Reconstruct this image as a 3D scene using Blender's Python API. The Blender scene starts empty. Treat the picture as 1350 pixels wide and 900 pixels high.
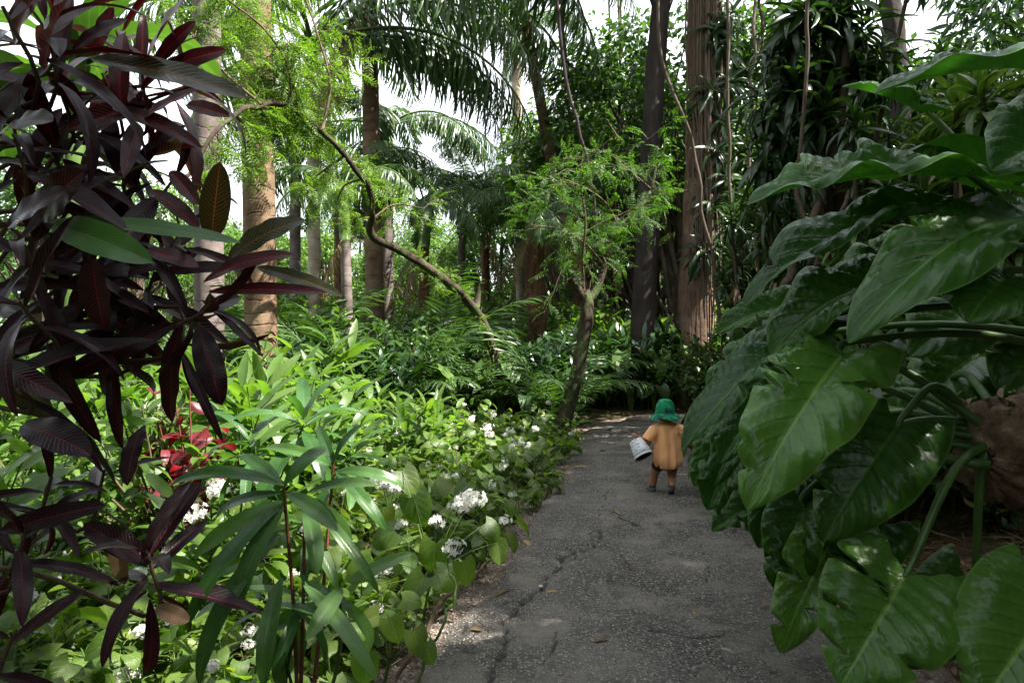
import bpy, math, random
import numpy as np
from mathutils import Vector, Matrix

R = np.random.default_rng(11)
random.seed(11)
PI = math.pi
sc = bpy.context.scene
COL = sc.collection

# ------------------------------------------------------------------ camera
CAM_H = 1.6
FX = 900.0            # focal length in pixels of a 1350 px wide frame (24 mm on 36 mm)
HOR = 434.0           # row of the horizon
cam_d = bpy.data.cameras.new('camera')
cam_d.lens = 24.0
cam_d.sensor_width = 36.0
cam_d.shift_y = -(450 - HOR) / 1350.0
cam_d.clip_end = 600
cam_d.clip_start = 0.05
cam = bpy.data.objects.new('camera', cam_d)
COL.objects.link(cam)
cam.location = (0, 0, CAM_H)
cam.rotation_euler = (PI / 2, 0, 0)
sc.camera = cam


def P(px, py, d):
    """world point seen at a photo pixel, d metres ahead"""
    return np.array([(px - 675) / FX * d, d, CAM_H + (HOR - py) / FX * d])


# ------------------------------------------------------------------ noise
def _hash(ix, iy, seed):
    n = (ix.astype(np.int64) * 374761393 + iy.astype(np.int64) * 668265263 + seed * 1442695041) & 0x7fffffff
    n = ((n ^ (n >> 13)) * 1274126177) & 0x7fffffff
    return ((n ^ (n >> 16)) & 0xffff) / 65535.0


def vnoise(x, y, seed=0):
    x = np.asarray(x, float); y = np.asarray(y, float)
    ix = np.floor(x); iy = np.floor(y)
    fx = x - ix; fy = y - iy
    fx = fx * fx * (3 - 2 * fx); fy = fy * fy * (3 - 2 * fy)
    a = _hash(ix, iy, seed); b = _hash(ix + 1, iy, seed)
    c = _hash(ix, iy + 1, seed); d = _hash(ix + 1, iy + 1, seed)
    return (a * (1 - fx) + b * fx) * (1 - fy) + (c * (1 - fx) + d * fx) * fy - 0.5


def fbm(x, y, seed=0, o=4):
    s = 0; a = 1.0
    for i in range(o):
        s = s + a * vnoise(np.asarray(x) * 2 ** i, np.asarray(y) * 2 ** i, seed + i * 17)
        a *= 0.5
    return s


# ------------------------------------------------------------------ mesh building (all quads)
class MB:
    def __init__(self):
        self.V = []; self.Q = []; self.U = []; self.M = []; self.n = 0

    def add(self, V, Q, U=None, m=0):
        V = np.asarray(V, float); Q = np.asarray(Q, int)
        self.V.append(V); self.Q.append(Q + self.n)
        self.U.append(np.zeros((len(V), 2)) if U is None else np.asarray(U, float))
        self.M.append(np.full(len(Q), m, int))
        self.n += len(V)
        return self

    def put(self, T, mats, m=0):
        """copies of a template at (k,3,4) matrices"""
        V, Q, U = T
        mats = np.asarray(mats)
        if mats.ndim == 2: mats = mats[None]
        k = len(mats)
        if k == 0: return self
        W = np.einsum('kij,nj->kni', mats[:, :, :3], V) + mats[:, None, :, 3]
        QQ = Q[None] + (np.arange(k) * len(V))[:, None, None]
        return self.add(W.reshape(-1, 3), QQ.reshape(-1, 4), np.tile(U, (k, 1)), m)

    def cat(self):
        return np.concatenate(self.V), np.concatenate(self.Q), np.concatenate(self.U)

    def mesh(self, name, mats, smooth=True, origin=(0, 0, 0)):
        V, Q, U = self.cat(); M = np.concatenate(self.M)
        V = V - np.asarray(origin)
        me = bpy.data.meshes.new(name)
        me.vertices.add(len(V)); me.vertices.foreach_set('co', V.astype(np.float32).ravel())
        me.loops.add(Q.size); me.loops.foreach_set('vertex_index', Q.astype(np.int32).ravel())
        me.polygons.add(len(Q))
        me.polygons.foreach_set('loop_start', np.arange(0, Q.size, 4, dtype=np.int32))
        uv = me.uv_layers.new(name='UVMap')
        uv.data.foreach_set('uv', U[Q.ravel()].astype(np.float32).ravel())
        if not isinstance(mats, (list, tuple)): mats = [mats]
        for mt in mats: me.materials.append(mt)
        me.polygons.foreach_set('material_index', M.astype(np.int32))
        me.polygons.foreach_set('use_smooth', np.full(len(Q), smooth, bool))
        me.update(calc_edges=True)
        return me

    def build(self, name, mats, parent=None, smooth=True, origin=None):
        """world-coordinate mesh; a part is stored relative to its thing's origin"""
        if origin is None:
            origin = np.zeros(3)
            p = parent
            while p is not None:
                origin = origin + np.array(p.location); p = p.parent
            rel = np.zeros(3)
        else:
            rel = np.asarray(origin, float)
        o = bpy.data.objects.new(name, self.mesh(name, mats, smooth, origin))
        COL.objects.link(o)
        if parent is not None:
            o.parent = parent
            p = parent; q = np.zeros(3)
            while p is not None:
                q = q + np.array(p.location); p = p.parent
            rel = np.asarray(origin) - q
        o.location = rel
        return o


def link_mesh(name, me, parent=None, loc=(0, 0, 0), rot=(0, 0, 0), scale=1.0):
    o = bpy.data.objects.new(name, me); COL.objects.link(o)
    o.parent = parent; o.location = loc; o.rotation_euler = rot
    o.scale = (scale,) * 3 if np.isscalar(scale) else scale
    return o


def tag(o, label=None, cat=None, group=None, kind=None):
    if label: o['label'] = label
    if cat: o['category'] = cat
    if group: o['group'] = group
    if kind: o['kind'] = kind
    return o


def thing(name, label, cat, loc=(0, 0, 0), group=None, rz=0, scale=1.0):
    o = bpy.data.objects.new(name, None); COL.objects.link(o)
    o.empty_display_size = .1
    o.location = tuple(float(v) for v in loc); o.rotation_euler = (0, 0, rz); o.scale = (scale,) * 3
    return tag(o, label, cat, group)


def copy_tree(root, loc, rz=0, scale=1.0, label=None, group=None, tilt=(0, 0)):
    r = root.copy(); COL.objects.link(r)
    r.location = tuple(float(v) for v in loc); r.rotation_euler = (tilt[0], tilt[1], rz); r.scale = (scale,) * 3
    if label: r['label'] = label
    if group: r['group'] = group
    def kids(src, dst):
        for ch in list(src.children):
            c = ch.copy(); COL.objects.link(c); c.parent = dst
            kids(ch, c)
    kids(root, r)
    return r


# ------------------------------------------------------------------ shapes
def nrm(a):
    a = np.asarray(a, float)
    return a / (np.linalg.norm(a, axis=-1, keepdims=True) + 1e-12)


def frames(Pp, D, U, S=1.0):
    """(k,3,4): local x along D, local z near U"""
    Pp = np.atleast_2d(np.asarray(Pp, float)); D = nrm(np.atleast_2d(D)); U = np.atleast_2d(np.asarray(U, float))
    k = max(len(Pp), len(D), len(U))
    Pp = np.broadcast_to(Pp, (k, 3)); D = np.broadcast_to(D, (k, 3)); U = np.broadcast_to(U, (k, 3))
    Y = np.cross(U, D)
    bad = np.linalg.norm(Y, axis=1) < 1e-4
    if bad.any():
        Y = Y.copy(); Y[bad] = np.cross(np.array([0.3, .9, .1]), D[bad])
    Y = nrm(Y); Z = np.cross(D, Y)
    S = np.asarray(S, float)
    if S.ndim == 0: S = np.full((k, 3), float(S))
    elif S.ndim == 1: S = np.repeat(S[:, None], 3, 1)
    M = np.zeros((k, 3, 4))
    M[:, :, 0] = D * S[:, :1]; M[:, :, 1] = Y * S[:, 1:2]; M[:, :, 2] = Z * S[:, 2:3]; M[:, :, 3] = Pp
    return M


def gridq(nu, nv):
    """quads of a (nu+1)x(nv+1) grid"""
    i = np.arange(nu)[:, None] * (nv + 1); j = np.arange(nv)[None]
    a = (i + j).ravel()
    return np.stack([a, a + nv + 1, a + nv + 2, a + 1], 1)


def tube(pts, rad, ns=8, cap=True, bump=0.0, seed=0, useg=1.0):
    pts = np.asarray(pts, float); n = len(pts)
    rad = np.broadcast_to(np.asarray(rad, float), (n,))
    tg = np.gradient(pts, axis=0); tg = nrm(tg)
    ref = np.array([0, 0, 1.0]) if abs(tg[0][2]) < .9 else np.array([0, 1.0, 0])
    a = nrm(np.cross(tg[0], ref)); V = []; U = []
    th = np.linspace(0, 2 * PI, ns + 1)
    ln = np.concatenate([[0], np.cumsum(np.linalg.norm(np.diff(pts, axis=0), axis=1))])
    for i in range(n):
        a = nrm(a - tg[i] * np.dot(a, tg[i])); b = np.cross(tg[i], a)
        r = rad[i]
        if bump:
            f = 1 + bump * fbm(np.cos(th) * 1.5 + 5 + seed, np.sin(th) * 1.5 + ln[i] / max(rad.max(), 1e-3) * .5, seed, 3)
            f[-1] = f[0]
        else:
            f = np.ones(ns + 1)
        V.append(pts[i] + (np.outer(np.cos(th) * f, a) + np.outer(np.sin(th) * f, b)) * r)
        U.append(np.stack([th / (2 * PI), np.full(ns + 1, ln[i])], 1))
    Q = gridq(n - 1, ns)[:, ::-1]
    V = np.concatenate(V); U = np.concatenate(U)
    if cap:
        for idx, flip in ((0, False), (n - 1, True)):
            base = idx * (ns + 1)
            c = len(V); V = np.vstack([V, pts[idx]]); U = np.vstack([U, [.5, ln[idx]]])
            q = [[c, base + j + 1, base + j, c] for j in range(ns)]
            tri = np.array([[c, base + min(j + 1, ns), base + j, base + j] for j in range(0)]).reshape(-1, 4)
            qq = []
            for j in range(0, ns - 1, 2):
                w = [c, base + j, base + j + 1, base + j + 2]
                qq.append(w[::-1] if flip else w)
            Q = np.vstack([Q, np.array(qq, int)])
    return V, Q, U


def smooth_path(pts, n):
    """Catmull-Rom through the points (any columns)"""
    p = np.asarray(pts, float)
    p = np.vstack([2 * p[0] - p[1], p, 2 * p[-1] - p[-2]])
    m = len(p) - 3
    t = np.linspace(0, m - 1e-6, n); i = t.astype(int); f = (t - i)[:, None]
    a, b, c, d = p[i], p[i + 1], p[i + 2], p[i + 3]
    return .5 * (2 * b + (c - a) * f + (2 * a - 5 * b + 4 * c - d) * f ** 2 + (3 * b - a - 3 * c + d) * f ** 3)


def leafT(W=.2, a=.6, b=.9, t0=0.0, nu=6, nv=2, droop=.5, fold=.25, wave=0., wf=3., back=0., corr=0., cn=8, rise=0., tip=.02,
          seed=0, notch=None, side=0., roll=0., aligned=False):
    """a leaf of unit length along +x, face up +z"""
    rg = np.random.default_rng(seed + 1000)
    t = np.linspace(0, 1, nu + 1); s = np.linspace(-1, 1, nv + 1)
    pr = (t + t0) ** a * (1 - t) ** b
    pr = pr / pr.max(); pr = np.maximum(pr, tip)
    ang = rise - droop * t ** 1.2
    dx = np.cos(ang); dz = np.sin(ang)
    cx = np.concatenate([[0], np.cumsum((dx[1:] + dx[:-1]) / 2)]) / nu
    cz = np.concatenate([[0], np.cumsum((dz[1:] + dz[:-1]) / 2)]) / nu
    T, S = np.meshgrid(t, s, indexing='ij')
    w = pr[:, None] * W / 2
    if notch is not None:
        for (tc, sd, wd, dp) in notch:
            k = np.exp(-((T - tc) / wd) ** 2) * dp * (np.sign(S) == sd)
            w = w * (1 - k)
    Y = S * w
    ph = rg.uniform(0, 6.28, 4)
    edge = np.abs(S) ** 2
    Z = fold * np.abs(Y) + wave * W * edge * np.sin(T * wf * 2 * PI + np.where(S > 0, ph[0], ph[1])) * np.minimum(1, 4 * (1 - T)) * np.minimum(1, T * 4 + .3)
    Z = Z - roll * W * edge * pr[:, None]
    if corr:
        Z = Z + corr * np.abs(np.sin(PI * cn * (T - .3 * np.abs(S)))) ** .7 * (np.abs(S) * 1.6).clip(0, 1) * (1 - np.abs(S) ** 5) * pr[:, None]
    X0 = -back * np.abs(S) ** 1.4 * (1 - T) ** 3
    A = ang[:, None]
    Xw = cx[:, None] + np.cos(A) * X0 - np.sin(A) * Z
    Zw = cz[:, None] + np.sin(A) * X0 + np.cos(A) * Z
    Yw = Y + side * T ** 2
    V = np.stack([Xw, Yw, Zw], -1).reshape(-1, 3)
    if aligned:
        c = np.array([cx[-1], cz[-1]]); L = np.hypot(*c); ca, sa = c / L
        x = (V[:, 0] * ca + V[:, 2] * sa) / L; z = (-V[:, 0] * sa + V[:, 2] * ca) / L
        V = np.stack([x, V[:, 1], z], 1)
    UV = np.stack([T, (S + 1) / 2], -1).reshape(-1, 2)
    return V, gridq(nu, nv), UV


def scaleT(T, s):
    return (T[0] * np.asarray(s), T[1], T[2])


def rand_dirs(n, zmin=-1, zmax=1, rg=None):
    rg = rg or R
    z = rg.uniform(zmin, zmax, n); a = rg.uniform(0, 2 * PI, n); r = np.sqrt(np.maximum(0, 1 - z * z))
    return np.stack([r * np.cos(a), r * np.sin(a), z], 1)


# ------------------------------------------------------------------ materials
def _mat(name):
    m = bpy.data.materials.new(name); m.use_nodes = True
    nt = m.node_tree; nt.nodes.clear()
    out = nt.nodes.new('ShaderNodeOutputMaterial')
    return m, nt, out


class NT:
    """tiny helper to write node graphs"""
    def __init__(self, nt): self.nt = nt
    def n(self, typ, **kw):
        nd = self.nt.nodes.new(typ)
        for k, v in kw.items():
            if k == 'ins':
                for kk, vv in v.items(): self.set(nd, kk, vv)
            else: setattr(nd, k, v)
        return nd
    def set(self, nd, key, v):
        s = nd.inputs[key]
        if isinstance(v, bpy.types.NodeSocket): self.nt.links.new(v, s)
        elif isinstance(v, (tuple, list)) and len(v) == 3 and s.type == 'RGBA': s.default_value = (*v, 1)
        else: s.default_value = v
    def m(self, op, a, b=0.0, c=0.0, clamp=False):
        nd = self.nt.nodes.new('ShaderNodeMath'); nd.operation = op; nd.use_clamp = clamp
        for i, v in enumerate((a, b, c)): self.set(nd, i, v)
        return nd.outputs[0]
    def mix(self, f, a, b, mode='MIX'):
        nd = self.nt.nodes.new('ShaderNodeMix'); nd.data_type = 'RGBA'; nd.blend_type = mode
        self.set(nd, 0, f)
        for i, v in ((6, a), (7, b)):
            if isinstance(v, bpy.types.NodeSocket): self.nt.links.new(v, nd.inputs[i])
            else: nd.inputs[i].default_value = (*v[:3], 1)
        return nd.outputs[2]
    def ramp(self, f, stops, interp='LINEAR'):
        nd = self.nt.nodes.new('ShaderNodeValToRGB'); cr = nd.color_ramp; cr.interpolation = interp
        while len(cr.elements) < len(stops): cr.elements.new(.5)
        for e, (p, c) in zip(cr.elements, stops):
            e.position = p; e.color = (*c, 1) if len(c) == 3 else c
        self.nt.links.new(f, nd.inputs[0])
        return nd.outputs[0]
    def mapr(self, v, a, b, c=0., d=1.):
        nd = self.nt.nodes.new('ShaderNodeMapRange'); nd.clamp = True
        for i, x in enumerate((v, a, b, c, d)): self.set(nd, i, x)
        return nd.outputs[0]
    def noise(self, vec, scale, detail=3., rough=.55, dist=0.):
        nd = self.nt.nodes.new('ShaderNodeTexNoise')
        if vec is not None: self.nt.links.new(vec, nd.inputs['Vector'])
        nd.inputs['Scale'].default_value = scale; nd.inputs['Detail'].default_value = detail
        nd.inputs['Roughness'].default_value = rough; nd.inputs['Distortion'].default_value = dist
        return nd.outputs['Fac']
    def coord(self, which='Object'):
        return self.nt.nodes.new('ShaderNodeTexCoord').outputs[which]


def leaf_mat(name, cols, vein=None, vn=9, vk=.35, vs=.5, rough=.42, transl=.35, tcol=(1.0, 1.15, .35), spec=.5, mid=.03, edge=None,
             bump=.15, mott=.25, mscale=30., tstr=1.6, under=None, ms=None, flecks=0., fine=0., midcol=None):
    m, nt, out = _mat(name); g = NT(nt)
    geo = g.n('ShaderNodeNewGeometry'); oi = g.n('ShaderNodeObjectInfo')
    rnd = g.m('FRACT', g.m('ADD', geo.outputs['Random Per Island'], oi.outputs['Random']))
    n = len(cols)
    base = g.ramp(rnd, [(i / max(1, n - 1) if n > 1 else 0, c) for i, c in enumerate(cols)])
    oc = g.coord()
    nz = g.noise(oc, mscale, 2.)
    base = g.mix(g.mapr(nz, .3, .7, 0, mott), base, tuple(min(1, x * 1.7 + .004) for x in cols[n // 2]))
    uv = g.n('ShaderNodeTexCoord').outputs['UV']
    sx = g.n('ShaderNodeSeparateXYZ', ins={0: uv})
    u, v = sx.outputs[0], sx.outputs[1]
    av = g.m('MULTIPLY', g.m('ABSOLUTE', g.m('SUBTRACT', v, .5)), 2.)
    uu = g.m('ADD', u, g.m('MULTIPLY', g.m('SUBTRACT', g.noise(oc, 55., 2.), .5), .035))
    lat = g.m('SUBTRACT', uu, g.m('MULTIPLY', av, vk))
    fr = g.m('FRACT', g.m('MULTIPLY', lat, float(vn)))
    dv = g.m('ABSOLUTE', g.m('SUBTRACT', fr, .5))       # 0 at a side vein
    side = g.mapr(dv, .03, .14, 1, 0)
    midr = g.mapr(av, mid * .6, mid * 1.6, 1, 0)
    if vein is not None:
        fade = g.mapr(av, .0, .95, 1., .35)
        base = g.mix(g.m('MULTIPLY', g.m('MULTIPLY', side, fade), vs), base, vein)
        base = g.mix(g.m('MULTIPLY', midr, (ms or min(1., vs * 1.6))), base, midcol or vein)
    if flecks:
        fn = g.noise(oc, 26., 4., .7); fm = g.m('MULTIPLY', g.mapr(fn, .66, .72), g.mapr(g.noise(oc, 4., 2.), .45, .6))
        base = g.mix(g.m('MULTIPLY', fm, flecks), base, (.16, .13, .04))
        base = g.mix(g.m('MULTIPLY', g.mapr(g.noise(oc, 2.6, 3.), .5, .7), flecks * .15), base, tuple(c * 1.8 + .01 for c in cols[-1]))
    if edge is not None:
        base = g.mix(g.mapr(av, .955, .985, 0, .7), base, edge)  # thin pale rim paints the highlight along the leaf edge
    if under is not None:
        base = g.mix(geo.outputs['Backfacing'], base, g.mix(.65, base, under))
    bs = g.n('ShaderNodeBsdfPrincipled')
    g.set(bs, 'Base Color', base)
    g.set(bs, 'Roughness', g.mapr(nz, .3, .7, rough * .8, rough * 1.25))
    g.set(bs, 'Specular IOR Level', spec)
    if bump:
        bp = g.n('ShaderNodeBump', ins={'Strength': bump, 'Distance': .004})
        h = g.m('SUBTRACT', g.m('MULTIPLY', nz, .5), g.m('MAXIMUM', side, midr))
        if fine:
            ff = g.m('ABSOLUTE', g.m('SUBTRACT', g.m('FRACT', g.m('MULTIPLY', lat, float(vn * 7))), .5)); h = g.m('ADD', h, g.m('MULTIPLY', ff, fine))
        g.set(bp, 'Height', h); g.set(bs, 'Normal', bp.outputs[0])
    if transl > 0:
        tr = g.n('ShaderNodeBsdfTranslucent')
        tc = g.mix(1.0, base, tuple(tstr * x for x in tcol), 'MULTIPLY')
        g.set(tr, 'Color', tc)
        mx = g.n('ShaderNodeMixShader', ins={0: transl})
        nt.links.new(bs.outputs[0], mx.inputs[1]); nt.links.new(tr.outputs[0], mx.inputs[2])
        nt.links.new(mx.outputs[0], out.inputs[0])
    else:
        nt.links.new(bs.outputs[0], out.inputs[0])
    return m


def plain_mat(name, col, rough=.7, spec=.3, var=.3, scale=12., bump=.2, col2=None, stretch=None, bdist=.01, transl=0):
    m, nt, out = _mat(name); g = NT(nt)
    oc = g.coord()
    if stretch is not None:
        mp = g.n('ShaderNodeMapping', ins={0: oc}); mp.inputs['Scale'].default_value = stretch
        oc = mp.outputs[0]
    nz = g.noise(oc, scale, 5., .6)
    c2 = col2 or tuple(x * (1 - var) * .8 for x in col)
    base = g.mix(g.mapr(nz, .3, .7), col, c2)
    bs = g.n('ShaderNodeBsdfPrincipled', ins={'Base Color': base, 'Roughness': rough, 'Specular IOR Level': spec})
    if bump:
        bp = g.n('ShaderNodeBump', ins={'Strength': bump, 'Distance': bdist, 'Height': nz})
        g.set(bs, 'Normal', bp.outputs[0])
    sh = bs.outputs[0]
    if transl:
        tr = g.n('ShaderNodeBsdfTranslucent', ins={'Color': base})
        mx = g.n('ShaderNodeMixShader', ins={0: transl})
        nt.links.new(sh, mx.inputs[1]); nt.links.new(tr.outputs[0], mx.inputs[2]); sh = mx.outputs[0]
    nt.links.new(sh, out.inputs[0])
    return m


def bark_mat(name, col, dark, lichen=None, ring=0., ringw=6., rough=.85, vert=True, scale=6., bdist=.03, lfac=.5, moss=None):
    m, nt, out = _mat(name); g = NT(nt)
    oc = g.coord()
    mp = g.n('ShaderNodeMapping', ins={0: oc}); mp.inputs['Scale'].default_value = (3., 3., .5) if vert else (1, 1, 1)
    nz = g.noise(mp.outputs[0], scale, 6., .65)
    fine = g.noise(oc, scale * 6, 4., .7)
    big = g.noise(oc, 1.3, 4., .6)
    base = g.mix(g.mapr(nz, .35, .65), dark, col)
    base = g.mix(g.mapr(fine, .35, .75, 0, .45), base, tuple(x * .45 for x in dark))
    h = g.m('ADD', nz, g.m('MULTIPLY', fine, .4))
    if lichen is not None:
        base = g.mix(g.m('MULTIPLY', g.mapr(big, .48, .62), lfac), base, lichen)
    if ring:
        uv = g.coord('UV'); sx = g.n('ShaderNodeSeparateXYZ', ins={0: uv})
        w = g.m('ADD', g.m('MULTIPLY', sx.outputs[1], ringw), g.m('MULTIPLY', g.noise(oc, 2.5, 2.), 1.2))
        fr = g.m('ABSOLUTE', g.m('SUBTRACT', g.m('FRACT', w), .5))
        rr = g.m('MULTIPLY', g.mapr(fr, .0, .1, 1, 0), g.mapr(g.noise(oc, 3.3, 2.), .42, .6))
        base = g.mix(g.m('MULTIPLY', rr, ring), base, tuple(x * .5 for x in dark))
        h = g.m('SUBTRACT', h, g.m('MULTIPLY', rr, .6))
    if moss is not None:
        mo = g.noise(oc, 4., 5., .7)
        base = g.mix(g.mapr(mo, .5, .6, 0, .85), base, moss)
    bp = g.n('ShaderNodeBump', ins={'Strength': .7, 'Distance': bdist, 'Height': h})
    bs = g.n('ShaderNodeBsdfPrincipled', ins={'Base Color': base, 'Roughness': rough, 'Specular IOR Level': .25, 'Normal': bp.outputs[0]})
    nt.links.new(bs.outputs[0], out.inputs[0])
    return m
# ================================================================== light and sky
SUN = np.array([0.58, -0.16, 0.80]); SUN = SUN / np.linalg.norm(SUN)
elev = math.asin(SUN[2]); azim = math.atan2(SUN[0], SUN[1])      # azimuth from +Y towards +X
wd = bpy.data.worlds.new('World'); sc.world = wd; wd.use_nodes = True
wn = wd.node_tree; wn.nodes.clear()
sky = wn.nodes.new('ShaderNodeTexSky'); sky.sky_type = 'NISHITA'; sky.sun_disc = False
sky.sun_elevation = elev; sky.sun_rotation = azim
sky.air_density = 1.0; sky.dust_density = 2.5; sky.ozone_density = 1.0
bg = wn.nodes.new('ShaderNodeBackground'); bg.inputs['Strength'].default_value = 0.074
wo = wn.nodes.new('ShaderNodeOutputWorld')
# bright haze and cloud over the lower sky
wg = NT(wn); wc = wg.coord('Generated'); wz = wg.n('ShaderNodeSeparateXYZ', ins={0: wc}).outputs[2]
cn_ = wg.noise(wc, 2.2, 5., .6)
cf = wg.m('MULTIPLY', wg.mapr(cn_, .36, .56, .6, 1.), wg.mapr(wz, .35, .62, 1., .75))
wn.links.new(wg.mix(cf, sky.outputs[0], (7.4, 7.7, 8.0)), bg.inputs[0]); wn.links.new(bg.outputs[0], wo.inputs[0])
sl = bpy.data.lights.new('sun', 'SUN'); sl.energy = 5.0; sl.angle = math.radians(0.6); sl.color = (1.0, .95, .86)
so = bpy.data.objects.new('sun', sl); COL.objects.link(so)
so.rotation_euler = Vector(-SUN).to_track_quat('-Z', 'Y').to_euler()
so.location = (20, -5, 30)

sc.render.engine = 'CYCLES'
cy = sc.cycles
cy.max_bounces = 7; cy.diffuse_bounces = 4; cy.glossy_bounces = 3; cy.transmission_bounces = 4; cy.transparent_max_bounces = 8
cy.sample_clamp_indirect = 6.0
cy.caustics_reflective = False; cy.caustics_refractive = False
cy.use_denoising = True
try: cy.denoiser = 'OPENIMAGEDENOISE'
except Exception: pass
vs_ = sc.view_settings
sc.display_settings.display_device = 'sRGB'
vs_.view_transform = 'Standard'; vs_.look = 'None'; vs_.gamma = 1.0; vs_.use_curve_mapping = False
vs_.exposure = EXPOSURE = 2.1

# ================================================================== path
PC = smooth_path([(-.35, -1.0, 1.0), (-.13, 0, 1.0), (.58, 3.1, 1.0), (1.0, 4.8, 1.0), (1.45, 6.7, 1.02), (1.78, 8.6, 1.04), (2.15, 10.2, 1.1),
                  (3.0, 11.3, 1.15), (4.6, 11.9, 1.15), (7.5, 12.0, 1.1), (11, 11.2, 1.1)], 420)


def path_dist(x, y):
    """signed distance inside the path edge (positive on the path)"""
    x = np.atleast_1d(np.asarray(x, float)); y = np.atleast_1d(np.asarray(y, float))
    out = np.full(x.shape, -99.0)
    for c in PC[::4]:
        out = np.maximum(out, c[2] - np.hypot(x - c[0], y - c[1]))
    return out


def ground_z(x, y):
    x = np.asarray(x, float); y = np.asarray(y, float)
    z = .10 * fbm(x * .35, y * .35, 3, 3) + .03 * fbm(x * 2.1, y * 2.1, 5, 2)
    pd = path_dist(x.ravel(), y.ravel()).reshape(x.shape)
    k = np.clip((-pd - .15) / .9, 0, 1)
    far = np.clip(1 - (np.hypot(x, y) - 40) / 30, 0, 1)
    return z * k * far - .045 * (1 - k)


def G(px, py):
    d = CAM_H * FX / (py - HOR)
    return np.array([(px - 675) / FX * d, d])


def make_ground():
    a = np.sinh(np.linspace(-4.6, 4.6, 221)) / math.sinh(4.6) * 220
    b = np.sinh(np.linspace(-4.6, 4.6, 221)) / math.sinh(4.6) * 220 + 5
    X, Y = np.meshgrid(a, b, indexing='ij')
    Z = ground_z(X, Y)
    mb = MB(); mb.add(np.stack([X, Y, Z], -1).reshape(-1, 3), gridq(220, 220), np.stack([X, Y], -1).reshape(-1, 2))
    m, nt, out = _mat('forest_soil'); g = NT(nt); oc = g.coord()
    n1 = g.noise(oc, 3., 6., .65); n2 = g.noise(oc, 60., 4., .7); n3 = g.noise(oc, .8, 4., .6); n4 = g.noise(oc, 14., 4., .7)
    base = g.mix(g.mapr(n1, .35, .65), (.035, .024, .015), (.10, .068, .042))
    base = g.mix(g.mapr(n2, .5, .7, 0, .7), base, (.22, .15, .09))
    base = g.mix(g.m('MULTIPLY', g.mapr(n3, .44, .56), g.mapr(n4, .42, .55)), base, (.035, .07, .012))
    bp = g.n('ShaderNodeBump', ins={'Strength': .9, 'Distance': .03, 'Height': g.m('ADD', n4, n2)})
    bs = g.n('ShaderNodeBsdfPrincipled', ins={'Base Color': base, 'Roughness': .95, 'Specular IOR Level': .15, 'Normal': bp.outputs[0]})
    nt.links.new(bs.outputs[0], out.inputs[0])
    tag(mb.build('ground', m), kind='structure')


CRACKS = [
    ([(793, 703), (790, 723), (770, 732), (747, 737), (737, 753), (722, 768), (717, 777), (697, 800), (678, 820), (667, 830), (664, 850), (663, 867), (653, 890), (640, 930)], .026, .03),
    ([(820, 686), (835, 694), (853, 697), (870, 694), (893, 693), (930, 689), (960, 694), (990, 700)], .035, .02),
    ([(800, 726), (822, 740), (836, 757), (850, 763)], .014, .012),
    ([(740, 752), (760, 742), (752, 730)], .014, .012),
    ([(735, 838), (728, 870), (705, 905)], .012, .014),
    ([(700, 800), (640, 812), (610, 840)], .014, .014),
    ([(820, 640), (800, 655), (790, 690)], .012, .012),
    ([(900, 700), (930, 735), (935, 780)], .012, .01),
    ([(860, 840), (900, 850), (990, 842)], .012, .01),
]


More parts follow.
